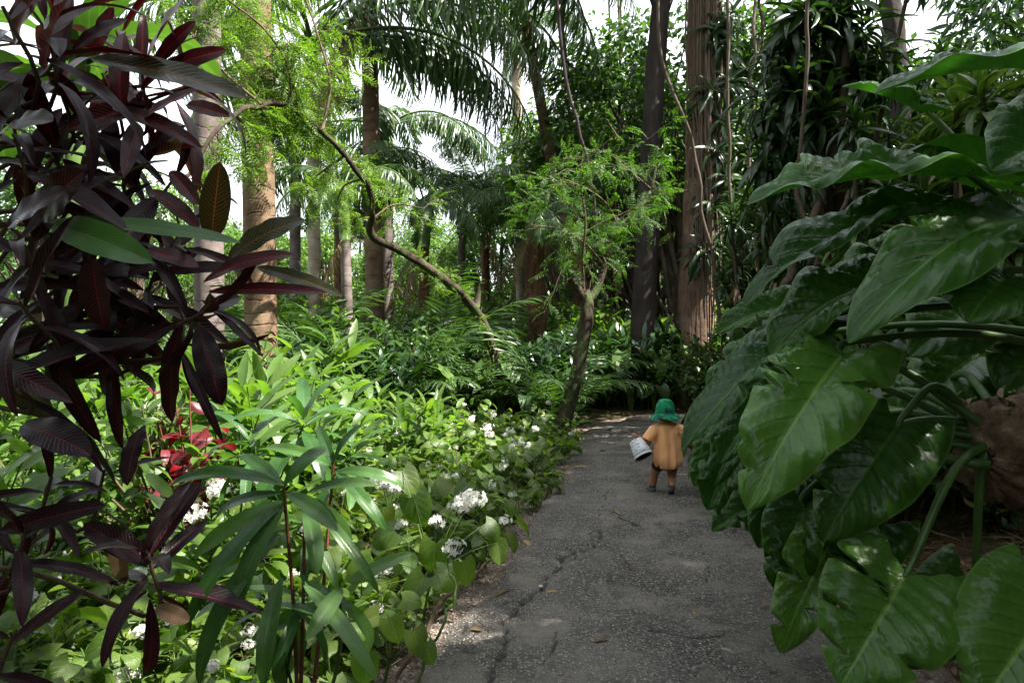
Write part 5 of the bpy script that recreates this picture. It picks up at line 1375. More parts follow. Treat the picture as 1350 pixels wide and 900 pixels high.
def croton():
    rg = np.random.default_rng(51); b = np.array([-2.55, 2.5, 0]); b[2] = float(ground_z(b[:1], b[1:2])[0])
    t_ = thing('croton_bush', 'large croton bush with glossy near-black and red-veined leaves', 'croton', b)
    S = MB()
    spec = [  # px, py, d, axis, n, L, material, elevation
        (265, 412, 2.1, (.8, -.2, .3), 9, .34, 'croton_dark', (-.8, 1.1)), (185, 118, 2.35, (.2, -.2, 1), 13, .34, 'croton_red', (-.5, 1.3)), (140, 120, 2.4, (-.1, -.2, 1), 8, .38, 'croton_dark', (-.6, .8)),
        (62, 50, 2.0, (.1, -.3, 1), 10, .38, 'croton_dark', (-.6, 1.2)), (80, 20, 2.2, (.2, 0, 1), 7, .4, 'croton_red', (0, 1.3)), (20, 190, 1.95, (.1, -.3, 1), 10, .38, 'croton_dark', (-.8, 1)),
        (75, 225, 2.2, (.2, -.4, .8), 10, .36, 'croton_dark', (-.8, 1)), (185, 215, 2.4, (.5, -.1, .9), 10, .34, 'croton_red', (-.7, 1.1)), (220, 245, 2.3, (.6, -.2, .5), 7, .34, 'croton_dark', (-.8, .8)),
        (130, 300, 2.2, (.1, -.3, .8), 9, .34, 'croton_dark', (-.8, .9)), (30, 330, 1.9, (0, -.4, .8), 9, .38, 'croton_dark', (-.9, .8)), (120, 385, 2.1, (.2, -.5, .6), 10, .36, 'croton_dark', (-1.0, .9)),
        (40, 420, 1.85, (0, -.5, .5), 9, .38, 'croton_dark', (-1.0, .8)), (195, 375, 2.25, (.4, -.3, .4), 9, .34, 'croton_dark', (-1.0, .7)), (150, 460, 2.1, (.2, -.5, .3), 5, .32, 'croton_dark', (-1.0, .6)),
        (-10, 480, 1.8, (-.1, -.4, .5), 8, .36, 'croton_dark', (-1.0, .8)), (235, 455, 2.2, (.2, -.2, -.3), 6, .32, 'croton_dark', (-.3, 1.0)),
        (195, 748, 1.95, (.15, -.35, .9), 11, .29, 'croton_dark', (-1.0, 1.0)), (60, 650, 2.0, (.4, -.2, .8), 8, .26, 'croton_dark', (-.8, 1)), (25, 720, 1.85, (.4, -.2, .7), 7, .28, 'croton_dark', (-.8, 1)),
        (130, 640, 2.2, (.4, -.2, .8), 6, .26, 'croton_dark', (-.7, .8)), (5, 860, 1.75, (.5, -.2, .8), 6, .26, 'croton_dark', (-.6, .8)), (235, 120, 2.4, (.9, -.1, .3), 7, .38, 'croton_red', (-.3, .9)), (225, 330, 2.3, (.8, -.2, .1), 6, .36, 'croton_dark', (-.6, .9)),
        (160, 250, 2.3, (.3, -.4, .6), 8, .36, 'croton_dark', (-.8, .9)), (80, 130, 2.2, (.2, -.5, .6), 9, .38, 'croton_dark', (-.8, .9)), (15, 40, 1.85, (0, -.4, .6), 7, .40, 'croton_dark', (-.6, .9)), (160, 60, 2.6, (.1, 0, 1), 9, .36, 'croton_red', (-.6, 1.2)),
    ]
    for i, (px, py, d, ax, n, L, mt, el) in enumerate(spec):
        c = ctr(px, py, d); a = nrm(np.array(ax))
        F = MB(); rosette(n, L * 1.02, CT, rg, el, .22, .16, 0, F, c, a)
        side = np.array([rg.normal(-.1, .08), rg.normal(.1, .1), 0])
        q = smooth_path([b + [rg.normal(0, .06), rg.normal(0, .06), -.05], np.array([-2.3, 2.45, c[2] * .55]) + side, np.array([-2.0, 2.3, c[2] * .8 + .05]) * .6 + c * .4 + side * .5, c - a * .18, c + a * .06], 16)
        S.add(*tube(q, np.linspace(.013, .005, 16), 6, cap=False))
        F.build('leaf_rosette', Mt[mt], t_)
    o = S.build('stem', Mt['twig'], t_)
    hero = [((193, 82), (256, -12), .095, 'croton_red', 2.2), ((203, 88), (258, 28), .05, 'croton_red', 2.2), ((218, 92), (299, 66), .055, 'croton_red', 2.25), ((120, 78), (327, 130), .095, 'croton_green', 2.05),
            ((186, 158), (262, 118), .06, 'croton_red', 2.2), ((246, 138), (304, 154), .05, 'croton_red', 2.3), ((160, 152), (163, 44), .062, 'croton_red', 2.15), ((148, 142), (266, 196), .06, 'croton_red', 2.2), ((130, 70), (150, 10), .06, 'croton_red', 2.3),
            ((60, 92), (112, -25), .16, 'croton_red', 1.9), ((96, 66), (168, 26), .05, 'croton_dark', 1.9), ((56, 288), (112, 226), .10, 'croton_dark', 1.9), ((60, 292), (318, 320), .062, 'croton_lime', 1.95), ((70, 296), (202, 346), .095, 'croton_lime', 1.9),
            ((278, 318), (290, 214), .09, 'croton_green', 2.2), ((298, 348), (402, 290), .095, 'croton_green', 2.15), ((268, 372), (388, 336), .06, 'croton_red', 2.15), ((275, 385), (432, 386), .045, 'croton_red', 2.15), ((338, 352), (452, 390), .05, 'croton_green', 2.2), ((265, 395), (348, 472), .022, 'croton_dark', 2.15),
            ((122, 340), (138, 432), .11, 'croton_dark', 1.85), ((262, 430), (292, 534), .085, 'croton_dark', 2.15), ((236, 430), (226, 556), .085, 'croton_dark', 2.1), ((240, 462), (294, 582), .03, 'croton_dark', 2.1), ((252, 634), (188, 738), .075, 'croton_dark', 2.0),
            ((205, 742), (110, 690), .07, 'croton_dark', 1.95), ((0, 700), (140, 665), .06, 'croton_dark', 1.85), ((200, 250), (262, 300), .06, 'croton_red', 2.2), ((225, 225), (262, 270), .055, 'croton_red', 2.25), ((190, 330), (262, 352), .06, 'croton_red', 2.1), ((20, 60), (60, -15), .10, 'croton_red', 1.95),
            ((10, 300), (90, 250), .10, 'croton_dark', 1.8), ((30, 560), (120, 600), .09, 'croton_dark', 1.8), ((190, 560), (168, 640), .07, 'croton_dark', 2.0), ((0, 180), (70, 160), .1, 'croton_dark', 1.85), ((205, 800), (250, 818), .05, 'deadleaf', 1.95), ((150, 700), (165, 770), .05, 'deadleaf', 2.0)]
    for i, ((bx, by), (tx, ty), w, mt, d) in enumerate(hero):
        B = P(bx, by, d); T = P(tx, ty, d - rg.uniform(-.05, .12)); Ln = np.linalg.norm(T - B)
        tm = leafT(W=w / Ln, a=.62, b=.62, nu=20, nv=8, droop=rg.uniform(.25, .7), fold=rg.uniform(.1, .3), wave=.035, wf=rg.uniform(2, 4), seed=i + 60, aligned=True)
        F = MB(); F.put(tm, frames(B, T - B, np.array([rg.normal(0, .25), -.85, .55 + rg.normal(0, .2)]), Ln)); F.build('leaf', Mt[mt], t_)
    return t_


croton()

LT2 = [leafT(W=w, a=.7, b=.6, nu=14, nv=6, droop=dr, fold=f, wave=.02, wf=3, seed=i) for i, (w, dr, f) in enumerate([(.19, .5, .3), (.22, .9, .2), (.16, 1.3, .35)])]


def lance_plant(label, base, ros, seed, stem='rstem'):
    rg = np.random.default_rng(seed); t_ = thing('lance_leaf_plant', label, 'leafy plant', base); S = MB()
    for (px, py, d, ax, n, L, mt, el) in ros:
        c = ctr(px, py, d); F = MB(); rosette(n, L, LT2, rg, el, .2, .12, 0, F, c, ax); F.build('leaf_rosette', Mt[mt], t_)
        q = smooth_path([base - [0, 0, .05], base * .5 + c * .5 + [rg.normal(0, .03), .03, 0], c], 14); S.add(*tube(q, np.linspace(.009, .004, 14), 6, cap=False))
    S.build('stem', Mt[stem], t_); return t_


def lance_hero(label, base, stems, leaves, seed, stem='rstem'):
    rg = np.random.default_rng(seed); t_ = thing('lance_leaf_plant', label, 'leafy plant', base); S = MB()
    for (px, py, d) in stems:
        c = P(px, py, d); S.add(*tube(smooth_path([base + [rg.normal(0, .03), 0, -.05], base * .5 + c * .5 + [rg.normal(0, .02), .02, 0], c], 14), np.linspace(.009, .005, 14), 6, cap=False))
    S.build('stem', Mt[stem], t_)
    for i, ((bx, by, bd), (tx, ty, td), w, mt) in enumerate(leaves):
        B = P(bx, by, bd); T = P(tx, ty, td); Ln = np.linalg.norm(T - B)
        F = MB(); F.put(leafT(W=w * .68 / Ln, a=.7, b=.62, nu=18, nv=6, droop=rg.uniform(.6, 1.3), fold=rg.uniform(.15, .35), wave=.02, wf=rg.uniform(2, 4), seed=seed + i, aligned=True, corr=.004, cn=14), frames(B, T - B, np.array([rg.normal(0, .25), -.6, .75]), Ln)); F.build('leaf', Mt[mt], t_)
    return t_


lance_hero('tall plant with long drooping dark green lance leaves on a red stem', np.array([-.74, 2.35, 0]), [(374, 640, 2.2), (402, 655, 2.3), (440, 610, 2.5)],
           [((374, 668, 2.2), (312, 806, 2.05), .10, 'lance'), ((372, 664, 2.2), (244, 830, 2.0), .08, 'lance'), ((373, 700, 2.2), (262, 905, 2.0), .10, 'lance'), ((374, 660, 2.2), (255, 735, 2.15), .09, 'lance_light'), ((372, 650, 2.2), (282, 690, 2.3), .07, 'lance'),
            ((378, 650, 2.2), (445, 700, 2.1), .08, 'lance'), ((402, 668, 2.3), (418, 758, 2.15), .085, 'lance'), ((405, 660, 2.3), (500, 782, 2.2), .06, 'lance'), ((405, 655, 2.3), (460, 720, 2.4), .09, 'lance'), ((372, 760, 2.25), (348, 905, 2.1), .09, 'lance'),
            ((400, 770, 2.25), (497, 898, 2.05), .075, 'lance_light'), ((402, 765, 2.3), (455, 830, 2.3), .10, 'lance_light'), ((440, 622, 2.5), (532, 640, 2.5), .07, 'lance'), ((440, 615, 2.5), (350, 590, 2.6), .07, 'lance'), ((440, 618, 2.5), (398, 600, 2.4), .06, 'lance'), ((442, 620, 2.5), (510, 700, 2.4), .07, 'lance'),
            ((374, 640, 2.2), (430, 590, 2.3), .07, 'lance'), ((373, 640, 2.2), (318, 600, 2.3), .07, 'lance'), ((374, 640, 2.2), (225, 640, 2.2), .075, 'lance'), ((404, 650, 2.3), (500, 640, 2.3), .06, 'lance'), ((440, 612, 2.5), (478, 560, 2.5), .06, 'lance'), ((440, 612, 2.5), (420, 560, 2.6), .06, 'lance')], 71)
lance_plant('lower plant with shorter mid-green lance leaves near the bottom edge', np.array([-.80, 2.45, 0]),
            [(400, 790, 2.3, (.2, -.2, 1), 9, .28, 'lance', (-1.0, .9)), (450, 775, 2.25, (.5, -.4, .6), 5, .34, 'lance_light', (-.6, .8)), (345, 800, 2.3, (-.2, -.2, .9), 8, .30, 'lance', (-1.2, .8))], 72, 'gstem')
lance_plant('upright lance-leaved plant standing between the ginger and the flower bed', np.array([-1.55, 3.9, 0]),
            [(400, 560, 3.6, (.1, -.1, 1), 12, .42, 'lance', (-.7, 1.2)), (330, 590, 3.5, (-.1, -.1, 1), 10, .40, 'lance', (-.8, 1.1)), (460, 600, 3.8, (.3, -.1, 1), 10, .36, 'lance', (-.8, 1.1))], 73, 'gstem')


def red_shrub():
    rg = np.random.default_rng(81); b = on_ground(245, 4.3)
    t_ = thing('red_shrub', 'small shrub with crimson leaves growing behind the croton', 'shrub', b); S = MB(); F = MB()
    for (px, py, d) in [(222, 480, 4.2), (250, 500, 4.3), (275, 560, 4.1), (210, 560, 4.2), (245, 590, 4.0), (285, 610, 4.0), (205, 520, 4.4), (265, 640, 3.9), (225, 630, 4.0), (195, 640, 4.1), (300, 570, 4.2), (190, 590, 4.3), (20, 345, 4.4), (25, 330, 4.2)][:12]:
        c = P(px, py, d); q = smooth_path([b - [0, 0, .05], b * .5 + c * .5 + rg.normal(0, .06, 3), c], 10); S.add(*tube(q, np.linspace(.01, .004, 10), 5, cap=False))
        n = 15; t = rg.uniform(.45, 1.02, n).clip(0, 1); pos, tg = at(q, t)
        F.put(leafT(W=.42, a=.5, b=.7, nu=6, nv=4, droop=.8, fold=.25, seed=3), frames(pos, rg.normal(0, .8, (n, 3)) + tg * .3 + [0, 0, -.1], np.array([[0, -.3, 1.]]) + rg.normal(0, .45, (n, 3)), rg.uniform(.08, .17, n)))
    S.build('stem', Mt['rstem'], t_); F.build('foliage', Mt['redleaf'], t_)


red_shrub()


# ================================================================== big philodendron on the right
def philodendron():
    rg = np.random.default_rng(91)
    b = np.array([2.75, 3.3, float(ground_z(np.array([2.75]), np.array([3.3]))[0])])
    t_ = thing('philodendron', 'giant philodendron with huge glossy heart-shaped leaves overhanging the path', 'philodendron', b)
    crown = P(1318, 600, 2.95); crown2 = P(1500, 500, 3.0)
    # leaning stem with leaf scars
    p = smooth_path([b - [-.75, 0, .2], b + [.72, 0, .25], b + [.45, -.15, .72], crown + [.30, -.02, .04], crown + [-.02, -.06, .02], crown + [-.13, -.09, .0]], 46)
    p2 = smooth_path([b - [-.9, 0, .2], b + [.85, 0, .6], crown2], 20); mb = MB(); mb.add(*tube(p2, np.linspace(.2, .15, 20), 20, bump=.3)); mb.build('trunk', Mt['scar'], t_)
    u = np.linspace(0, 1, 46)
    V, Q, U = tube(p, np.interp(u, [0, .6, .80, .92, .97, 1], [.20, .22, .24, .22, .15, .04]), 44)
    cc = np.repeat(p, 45, 0); dv = V[:46 * 45] - cc; th = U[:46 * 45, 0] * 2 * PI; ln = U[:46 * 45, 1]
    # diamond leaf scars in two spiral families
    a1 = np.sin(th * 4 + ln * 26); a2 = np.sin(th * 4 - ln * 26)
    dsp = 1 - .2 * np.maximum(np.abs(a1) < .35, np.abs(a2) < .35) + .22 * fbm(np.cos(th) * 2.5 + 9, ln * 9 + np.sin(th) * 2.5, 8, 4)
    V[:46 * 45] = cc + dv * dsp[:, None]
    mb = MB(); mb.add(V, Q, U); mb.build('trunk', Mt['scar'], t_)
    # frayed leaf bases on the stem
    mb = MB(); n = 70; k = rg.uniform(.3, 1, n); q, tg = at(p, k); dd = rand_dirs(n, -1, 1, rg); dd = nrm(dd - tg * (dd * tg).sum(1, keepdims=True))
    mb.put(leafT(W=.3, a=.2, b=.4, nu=4, nv=2, droop=.8, fold=.5), frames(q + dd * .225, dd * .35 - tg * .6 + rg.normal(0, .3, (n, 3)), dd, rg.uniform(.05, .14, n)))
    mb.build('dry_sheath', Mt['strap_dry'], t_)['kind'] = 'stuff'
    L = [  # base px,py,d ; tip px,py,d ; width m ; normal hint ; droop ; fold ; wave ; roll
        ((1112, 466, 2.75), (985, 672, 2.45), .54, (-.35, -.75, .55), .75, .22, .06, .10),
        ((1062, 440, 2.95), (899, 594, 2.75), .36, (-.70, -.45, .55), .5, .25, .05, .05),
        ((1375, 285, 2.75), (1119, 452, 2.35), .56, (-.25, -.55, .80), .95, .12, .05, .05),
        ((1262, 236, 2.75), (986, 270, 2.70), .52, (.05, -.40, .92), .55, .30, .07, .0),
        ((1345, 243, 3.0), (1098, 243, 2.9), .46, (.05, .25, .95), .45, .35, .05, .0),
        ((1440, 95, 2.7), (1153, 124, 2.75), .52, (.05, -.30, .95), .45, .30, .05, .0),
        ((1420, 180, 2.3), (1308, 225, 2.15), .50, (-.45, -.75, .4), .6, .15, .04, .0),
        ((1232, 282, 2.95), (980, 406, 2.85), .46, (-.1, -.30, .95), .8, .32, .07, .0),
        ((1172, 372, 2.95), (1016, 468, 2.85), .50, (-.15, -.45, .9), .95, .28, .06, .05),
        ((1230, 330, 3.2), (1072, 408, 3.1), .44, (-.2, -.7, .7), .6, .2, .05, .05),
        ((1185, 560, 2.85), (1086, 712, 2.75), .52, (-.25, -.70, .65), .65, .08, .04, .12),
        ((1195, 755, 2.62), (1108, 905, 2.42), .52, (-.25, -.80, .60), .45, .08, .03, .05),
        ((1385, 790, 2.45), (1288, 935, 2.3), .50, (-.25, -.80, .6), .4, .10, .03, .08),
        ((1275, 765, 2.85), (1190, 880, 2.75), .40, (-.2, -.75, .65), .5, .1, .03, .1),
        ((1062, 665, 2.95), (1036, 795, 2.85), .34, (-.65, -.75, .15), .7, .3, .06, .0),
        ((1102, 702, 2.9), (1028, 860, 2.75), .34, (-.5, -.8, .25), 1.0, .35, .09, .0),
        ((985, 575, 3.9), (933, 672, 3.8), .42, (-.6, -.75, .2), .7, .3, .07, .0),
        ((1035, 655, 3.3), (938, 700, 3.3), .26, (-.1, -.5, .85), .6, .3, .10, .0),
        ((1330, 365, 2.55), (1275, 425, 2.3), .52, (-.1, -.6, .8), .7, .1, .04, .1),
        ((1090, 560, 3.6), (985, 560, 3.6), .42, (-.2, -.5, .85), .7, .25, .06, .0),
        ((1050, 600, 3.8), (985, 700, 3.7), .40, (-.3, -.7, .5), .6, .2, .05, .1),
        ((1215, 150, 3.4), (1110, 115, 3.4), .30, (-.1, -.3, .95), .4, .3, .05, .0),
        ((1015, 520, 3.5), (942, 640, 3.4), .38, (-.6, -.6, .4), .7, .2, .06, .05),
        ((1000, 462, 3.8), (930, 560, 3.7), .36, (-.5, -.6, .5), .7, .2, .06, .05),
        ((1050, 405, 3.5), (945, 440, 3.5), .32, (-.1, -.6, .8), .7, .25, .06, .0),
        ((1060, 590, 3.2), (1000, 722, 3.1), .38, (-.5, -.7, .35), .7, .2, .06, .05),
        ((1130, 640, 3.05), (1062, 762, 2.95), .42, (-.4, -.8, .35), .7, .2, .06, .05),
        ((1160, 690, 3.0), (1080, 800, 2.95), .38, (-.3, -.8, .45), .8, .2, .06, .05),
        ((1040, 500, 3.15), (950, 610, 3.05), .40, (-.55, -.6, .5), .6, .22, .06, .05),
        ((1000, 610, 4.2), (945, 700, 4.1), .36, (-.5, -.7, .4), .7, .2, .06, .05),
        ((960, 560, 4.8), (915, 640, 4.7), .34, (-.4, -.7, .5), .7, .2, .06, .05),
        ((1310, 395, 3.5), (1200, 470, 3.4), .62, (-.1, -.6, .75), .6, .15, .05, .1),
        ((1400, 430, 3.4), (1320, 520, 3.3), .6, (-.1, -.6, .75), .6, .15, .05, .1),
        ((1290, 470, 3.7), (1190, 560, 3.6), .55, (-.1, -.6, .75), .6, .15, .05, .1),
        ((1230, 520, 3.9), (1130, 570, 3.8), .55, (-.1, -.6, .75), .6, .15, .05, .1),
        ((1085, 690, 3.1), (1010, 740, 3.05), .36, (-.3, -.7, .6), .8, .2, .06, .1),
    ]
    for i, (bp, tp, w, nh, dr, fo, wv, ro) in enumerate(L):
        B = P(*bp); T = P(*tp); Ln = np.linalg.norm(T - B)
        nt_ = None
        if i == 11: nt_ = [(.30, -1, .022, .85), (.56, -1, .018, .6), (.62, 1, .03, .35), (.8, -1, .02, .5)]
        elif i in (15, 17): nt_ = [(t, s, .02, .7) for t, s in ((.3, 1), (.5, -1), (.65, 1), (.8, -1))]
        w = w * (.80 if i not in (11, 12) else .95)
        if nt_ is None: nt_ = [(rg.uniform(.25, .9), rg.choice([-1, 1]), rg.uniform(.010, .028), rg.uniform(.12, .5)) for _ in range(rg.integers(2, 7))]
        tm = leafT(W=w / Ln, a=.40, b=.74, t0=.10, nu=60, nv=16, droop=dr, fold=fo + .08, wave=wv * 1.15, wf=rg.uniform(1.8, 3.6), back=.26, corr=.062 / max(Ln, .3) * .7, cn=9, roll=ro, seed=i + 5, aligned=True, notch=nt_)
        F = MB(); F.put(tm, frames(B, T - B, np.array(nh), Ln))
        o = F.build('leaf', Mt['phil_lit' if i in (0, 11, 12, 15) else 'phil'], t_)
        S = MB(); c = (crown2 if (bp[1] < 500 or bp[0] > 1340) else crown) + rg.normal(0, .05, 3) + np.array([-.05, -.04, .1])
        D = nrm(T - B)
        q = smooth_path([c, c * .5 + B * .5 + [0, 0, .10 + .1 * rg.uniform()], B - D * .06 + [0, 0, .005], B + D * .02], 22)
        S.add(*tube(q, np.linspace(.022, .010, 22), 8)); 
        m2 = smooth_path([B - D * .01, B + D * .02], 4)
        S.build('petiole', Mt['petiole'], o)
    # petioles of leaves out of frame
    return t_


def scar_mat():
    m, nt, out = _mat('leaf_scar_bark'); g = NT(nt); oc = g.coord()
    n1 = g.noise(oc, 9., 6., .65); n2 = g.noise(oc, 45., 5., .7)
    v = g.n('ShaderNodeTexVoronoi'); v.inputs['Scale'].default_value = 11.; nt.links.new(oc, v.inputs['Vector'])
    base = g.mix(g.mapr(n1, .35, .65), (.10, .058, .038), (.30, .195, .125))
    base = g.mix(g.mapr(v.outputs['Distance'], .0, .35, .75, 0), base, (.50, .38, .27))
    base = g.mix(g.mapr(n2, .52, .75, 0, .7), base, (.05, .028, .02))
    bp = g.n('ShaderNodeBump', ins={'Strength': 1., 'Distance': .02, 'Height': g.m('ADD', n1, g.m('MULTIPLY', n2, .6))})
    bs = g.n('ShaderNodeBsdfPrincipled', ins={'Base Color': base, 'Roughness': .8, 'Specular IOR Level': .3, 'Normal': bp.outputs[0]})
    nt.links.new(bs.outputs[0], out.inputs[0]); return m


Mt['scar'] = scar_mat()
philodendron()
# ================================================================== the child
def remeshed(name, parts, voxel, mat, parent, smooth_it=6, uvless=True):
    """one continuous skin from overlapping closed shapes"""
    mb = MB()
    for t in parts: mb.add(*t)
    me = mb.mesh(name, [mat]); o = bpy.data.objects.new('tmp', me); COL.objects.link(o)
    md = o.modifiers.new('r', 'REMESH'); md.mode = 'VOXEL'; md.voxel_size = voxel; md.use_smooth_shade = True
    s = o.modifiers.new('s', 'SMOOTH'); s.factor = .5; s.iterations = smooth_it
    dg = bpy.context.evaluated_depsgraph_get(); ev = o.evaluated_get(dg)
    me2 = bpy.data.meshes.new_from_object(ev); me2.name = name
    bpy.data.objects.remove(o)
    me2.materials.clear(); me2.materials.append(mat)
    for p in me2.polygons: p.use_smooth = True
    r = bpy.data.objects.new(name, me2); COL.objects.link(r); r.parent = parent
    return r


def ball(c, r, n=16, m=10):
    u = np.linspace(0, 2 * PI, n + 1); v = np.linspace(-PI / 2, PI / 2, m + 1); Uu, Vv = np.meshgrid(u, v, indexing='ij')
    W = np.stack([np.cos(Uu) * np.cos(Vv), np.sin(Uu) * np.cos(Vv), np.sin(Vv)], -1).reshape(-1, 3) * np.asarray(r) + c
    return W, gridq(n, m), np.zeros((len(W), 2))


def capsule(pts, rad, ns=14):
    pts = np.asarray(pts, float); rad = np.asarray(rad, float)
    d0 = nrm(pts[0] - pts[1]); d1 = nrm(pts[-1] - pts[-2])
    P2 = np.vstack([pts[0] + d0 * rad[0] * k for k in (.98, .8, .5)] + [pts] + [pts[-1] + d1 * rad[-1] * k for k in (.5, .8, .98)])
    r2 = np.concatenate([rad[0] * np.array([.15, .6, .87]), rad, rad[-1] * np.array([.87, .6, .15])])
    return tube(P2, r2, ns)


def loft(rings, ns=40, wr=None):
    """rings: (center xyz, rx, ry, tiltx) closed around z"""
    th = np.linspace(0, 2 * PI, ns + 1); V = []
    for i, (c, rx, ry) in enumerate(rings):
        f = np.ones(ns + 1) if wr is None else wr(i / (len(rings) - 1), th)
        V.append(np.stack([c[0] + rx * np.cos(th) * f, c[1] + ry * np.sin(th) * f, np.full(ns + 1, c[2])], 1))
    V = np.concatenate(V); return V, gridq(len(rings) - 1, ns)[:, ::-1], np.zeros((len(V), 2))


def thicken(o, t):
    s = o.modifiers.new('thickness', 'SOLIDIFY'); s.thickness = t; s.offset = -1
    return o


def child():
    g2 = G(880, 655); base = np.array([g2[0], g2[1], .028])
    t_ = thing('person', 'toddler running away in an orange T-shirt and green tie-dye bucket hat, carrying a white bucket', 'child', base)
    skin = plain_mat('skin', (.36, .165, .10), rough=.55, spec=.35, var=.15, scale=9, bump=.05, col2=(.36, .165, .10))
    # child local: faces +Y (away), x to the right
    parts = [capsule(smooth_path([(0, 0, .30), (0, .012, .40), (0, .012, .50), (0, -.004, .60), (0, 0, .645)], 12), np.interp(np.linspace(0, 1, 12), [0, .3, .6, .85, 1], [.082, .092, .090, .08, .055]), 20),
             capsule([(0, .0, .63), (-.014, .008, .71)], [.040, .034])]
    parts += [capsule([(-.10, 0, .615), (.10, 0, .615)], [.045, .045])]
    hd = np.array([-.022, .016, .780])
    parts += [ball(hd, (.076, .088, .098), 24, 16), ball(hd + [0, .03, -.045], (.058, .062, .05)), ball(hd + [0, .092, -.018], (.011, .014, .013)), ball(hd + [-.045, .055, -.035], (.026, .026, .026)), ball(hd + [.045, .055, -.035], (.026, .026, .026)),
              ball(hd + [-.078, -.002, -.012], (.012, .019, .026)), ball(hd + [.078, -.002, -.012], (.012, .019, .026)), ball(hd + [0, .084, -.055], (.022, .012, .010))]
    # legs: left one forward, right one pushing off
    legs = [[(-.062, .0, .325), (-.102, .075, .205), (-.128, .085, .065), (-.132, .088, .035)], [(.048, .0, .325), (.052, .045, .20), (.026, -.045, .085), (.022, -.055, .058)]]
    for q in legs:
        parts.append(capsule(smooth_path(q, 12), np.interp(np.linspace(0, 1, 12), [0, .25, .5, .72, 1], [.062, .05, .037, .038, .026])))
    feet = [((-.132, .070, .024), (-.150, .155, .018)), ((.020, -.068, .056), (.034, .008, .018))]
    for a, c in feet: parts.append(capsule(smooth_path([a, (np.array(a) + c) / 2 + [0, 0, .004], c], 6), [.026, .028, .029, .028, .026, .020]))
    # arms
    aL = smooth_path([(-.115, 0, .612), (-.165, .005, .545), (-.195, .01, .485), (-.245, -.005, .515), (-.290, -.015, .548)], 16)
    aR = smooth_path([(.115, 0, .612), (.165, .01, .555), (.205, .03, .50), (.235, .045, .455), (.252, .05, .425)], 16)
    for q in (aL, aR): parts.append(capsule(q, np.interp(np.linspace(0, 1, 16), [0, .3, .5, .75, 1], [.042, .038, .033, .031, .021])))
    # hands: palm, four curled fingers and a thumb
    def hand(w, fdir, side, nrm_):
        fdir = nrm(np.array(fdir)); side = nrm(np.array(side)); n_ = nrm(np.array(nrm_)); out = []
        w = np.array(w); pc = w + fdir * .022
        out.append(capsule(np.stack([w - fdir * .006, pc, w + fdir * .034]), [.018, .021, .019]))
        for k, (o_, ln) in enumerate([(-.0165, .030), (-.0055, .036), (.0055, .034), (.0165, .026)]):
            b0 = w + fdir * .034 + side * o_
            q = [b0, b0 + fdir * ln * .5 + n_ * .004, b0 + fdir * ln * .75 + n_ * .016, b0 + fdir * ln * .55 + n_ * .027]
            out.append(capsule(np.stack(q), [.0075, .007, .0065, .0055], 8))
        b0 = w + fdir * .012 - side * .016
        out.append(capsule(np.stack([b0, b0 - side * .012 + fdir * .012 + n_ * .008, b0 - side * .010 + fdir * .024 + n_ * .018]), [.009, .008, .0065], 8))
        return out
    parts += hand((-.296, -.018, .552), (-.7, -.1, .45), (.2, .9, .1), (.45, .0, -.8))
    parts += hand((.255, .05, .420), (.25, .1, -.9), (0, 1, .1), (-.9, 0, -.2))
    o = remeshed('body', parts, .0042, skin, t_, 4)
    eye = plain_mat('eye_dark', (.03, .02, .015), rough=.2, spec=.6, bump=0)
    for s in (-1, 1):
        mb = MB(); mb.add(*ball(base + hd + [s * .030, .082, .008], (.010, .006, .008))); mb.build('eye', eye, t_)
    mb = MB(); mb.add(*ball(base + hd + [0, .095, -.056], (.018, .005, .005))); mb.build('mouth', plain_mat('lip', (.36, .12, .10), rough=.5, bump=0), t_)
    hairm = plain_mat('hair_dark_brown', (.05, .03, .02), rough=.6, scale=60, stretch=(3, 3, .5), bump=.6)
    u = np.linspace(0, 2 * PI, 33); v = np.linspace(.0, PI / 2, 9); Uu, Vv = np.meshgrid(u, v, indexing='ij')
    D = np.stack([np.cos(Uu) * np.cos(Vv), np.sin(Uu) * np.cos(Vv), np.sin(Vv)], -1); D[..., 2] -= .55 * (np.sin(Uu) < .3) * np.cos(Vv)
    mb = MB(); mb.add((D * [.080, .091, .101]).reshape(-1, 3) + base + hd, gridq(32, 8)); mb.build('hair', hairm, t_)

    # T-shirt: loose, with soft vertical folds
    cloth, nt, out = _mat('orange_cotton'); g = NT(nt); oc = g.coord()
    nz = g.noise(oc, 300., 2.); nb = g.noise(oc, 8., 3.)
    bp = g.n('ShaderNodeBump', ins={'Strength': .25, 'Distance': .002, 'Height': nz})
    bs = g.n('ShaderNodeBsdfPrincipled', ins={'Base Color': g.mix(g.mapr(nb, .3, .7), (.92, .47, .23), (.88, .42, .19)), 'Roughness': .85, 'Specular IOR Level': .2, 'Normal': bp.outputs[0]})
    bs.inputs['Sheen Weight'].default_value = .15
    nt.links.new(bs.outputs[0], out.inputs[0])
    def fold(f, th):
        a = (.15 + .85 * f)
        return 1 + a * (.10 * (1 - 2 * np.abs(np.sin(3.5 * th + .8 * f + .6))) + .085 * (1 - 2 * np.abs(np.sin(5.5 * th - 1.5 * f + 2.))) + .03 * np.sin(14 * th + 3 * f)) + .012 * np.sin(9 * f * PI + 3 * th)
    rings = []
    for z, rx, ry, yo in [(.688, .046, .044, .0), (.680, .060, .052, .0), (.668, .098, .072, 0), (.652, .122, .088, 0), (.625, .130, .100, .0), (.59, .130, .108, .0), (.54, .129, .112, .0), (.48, .132, .118, .0), (.42, .134, .118, -.004), (.37, .139, .122, -.006), (.33, .141, .122, -.008), (.295, .136, .116, -.008), (.275, .128, .108, -.006), (.268, .125, .105, -.006)]:
        rings.append(((.006 if z < .5 else 0, yo + .006, z), rx * (.92 if z < .64 else 1.), ry))
    rr = []
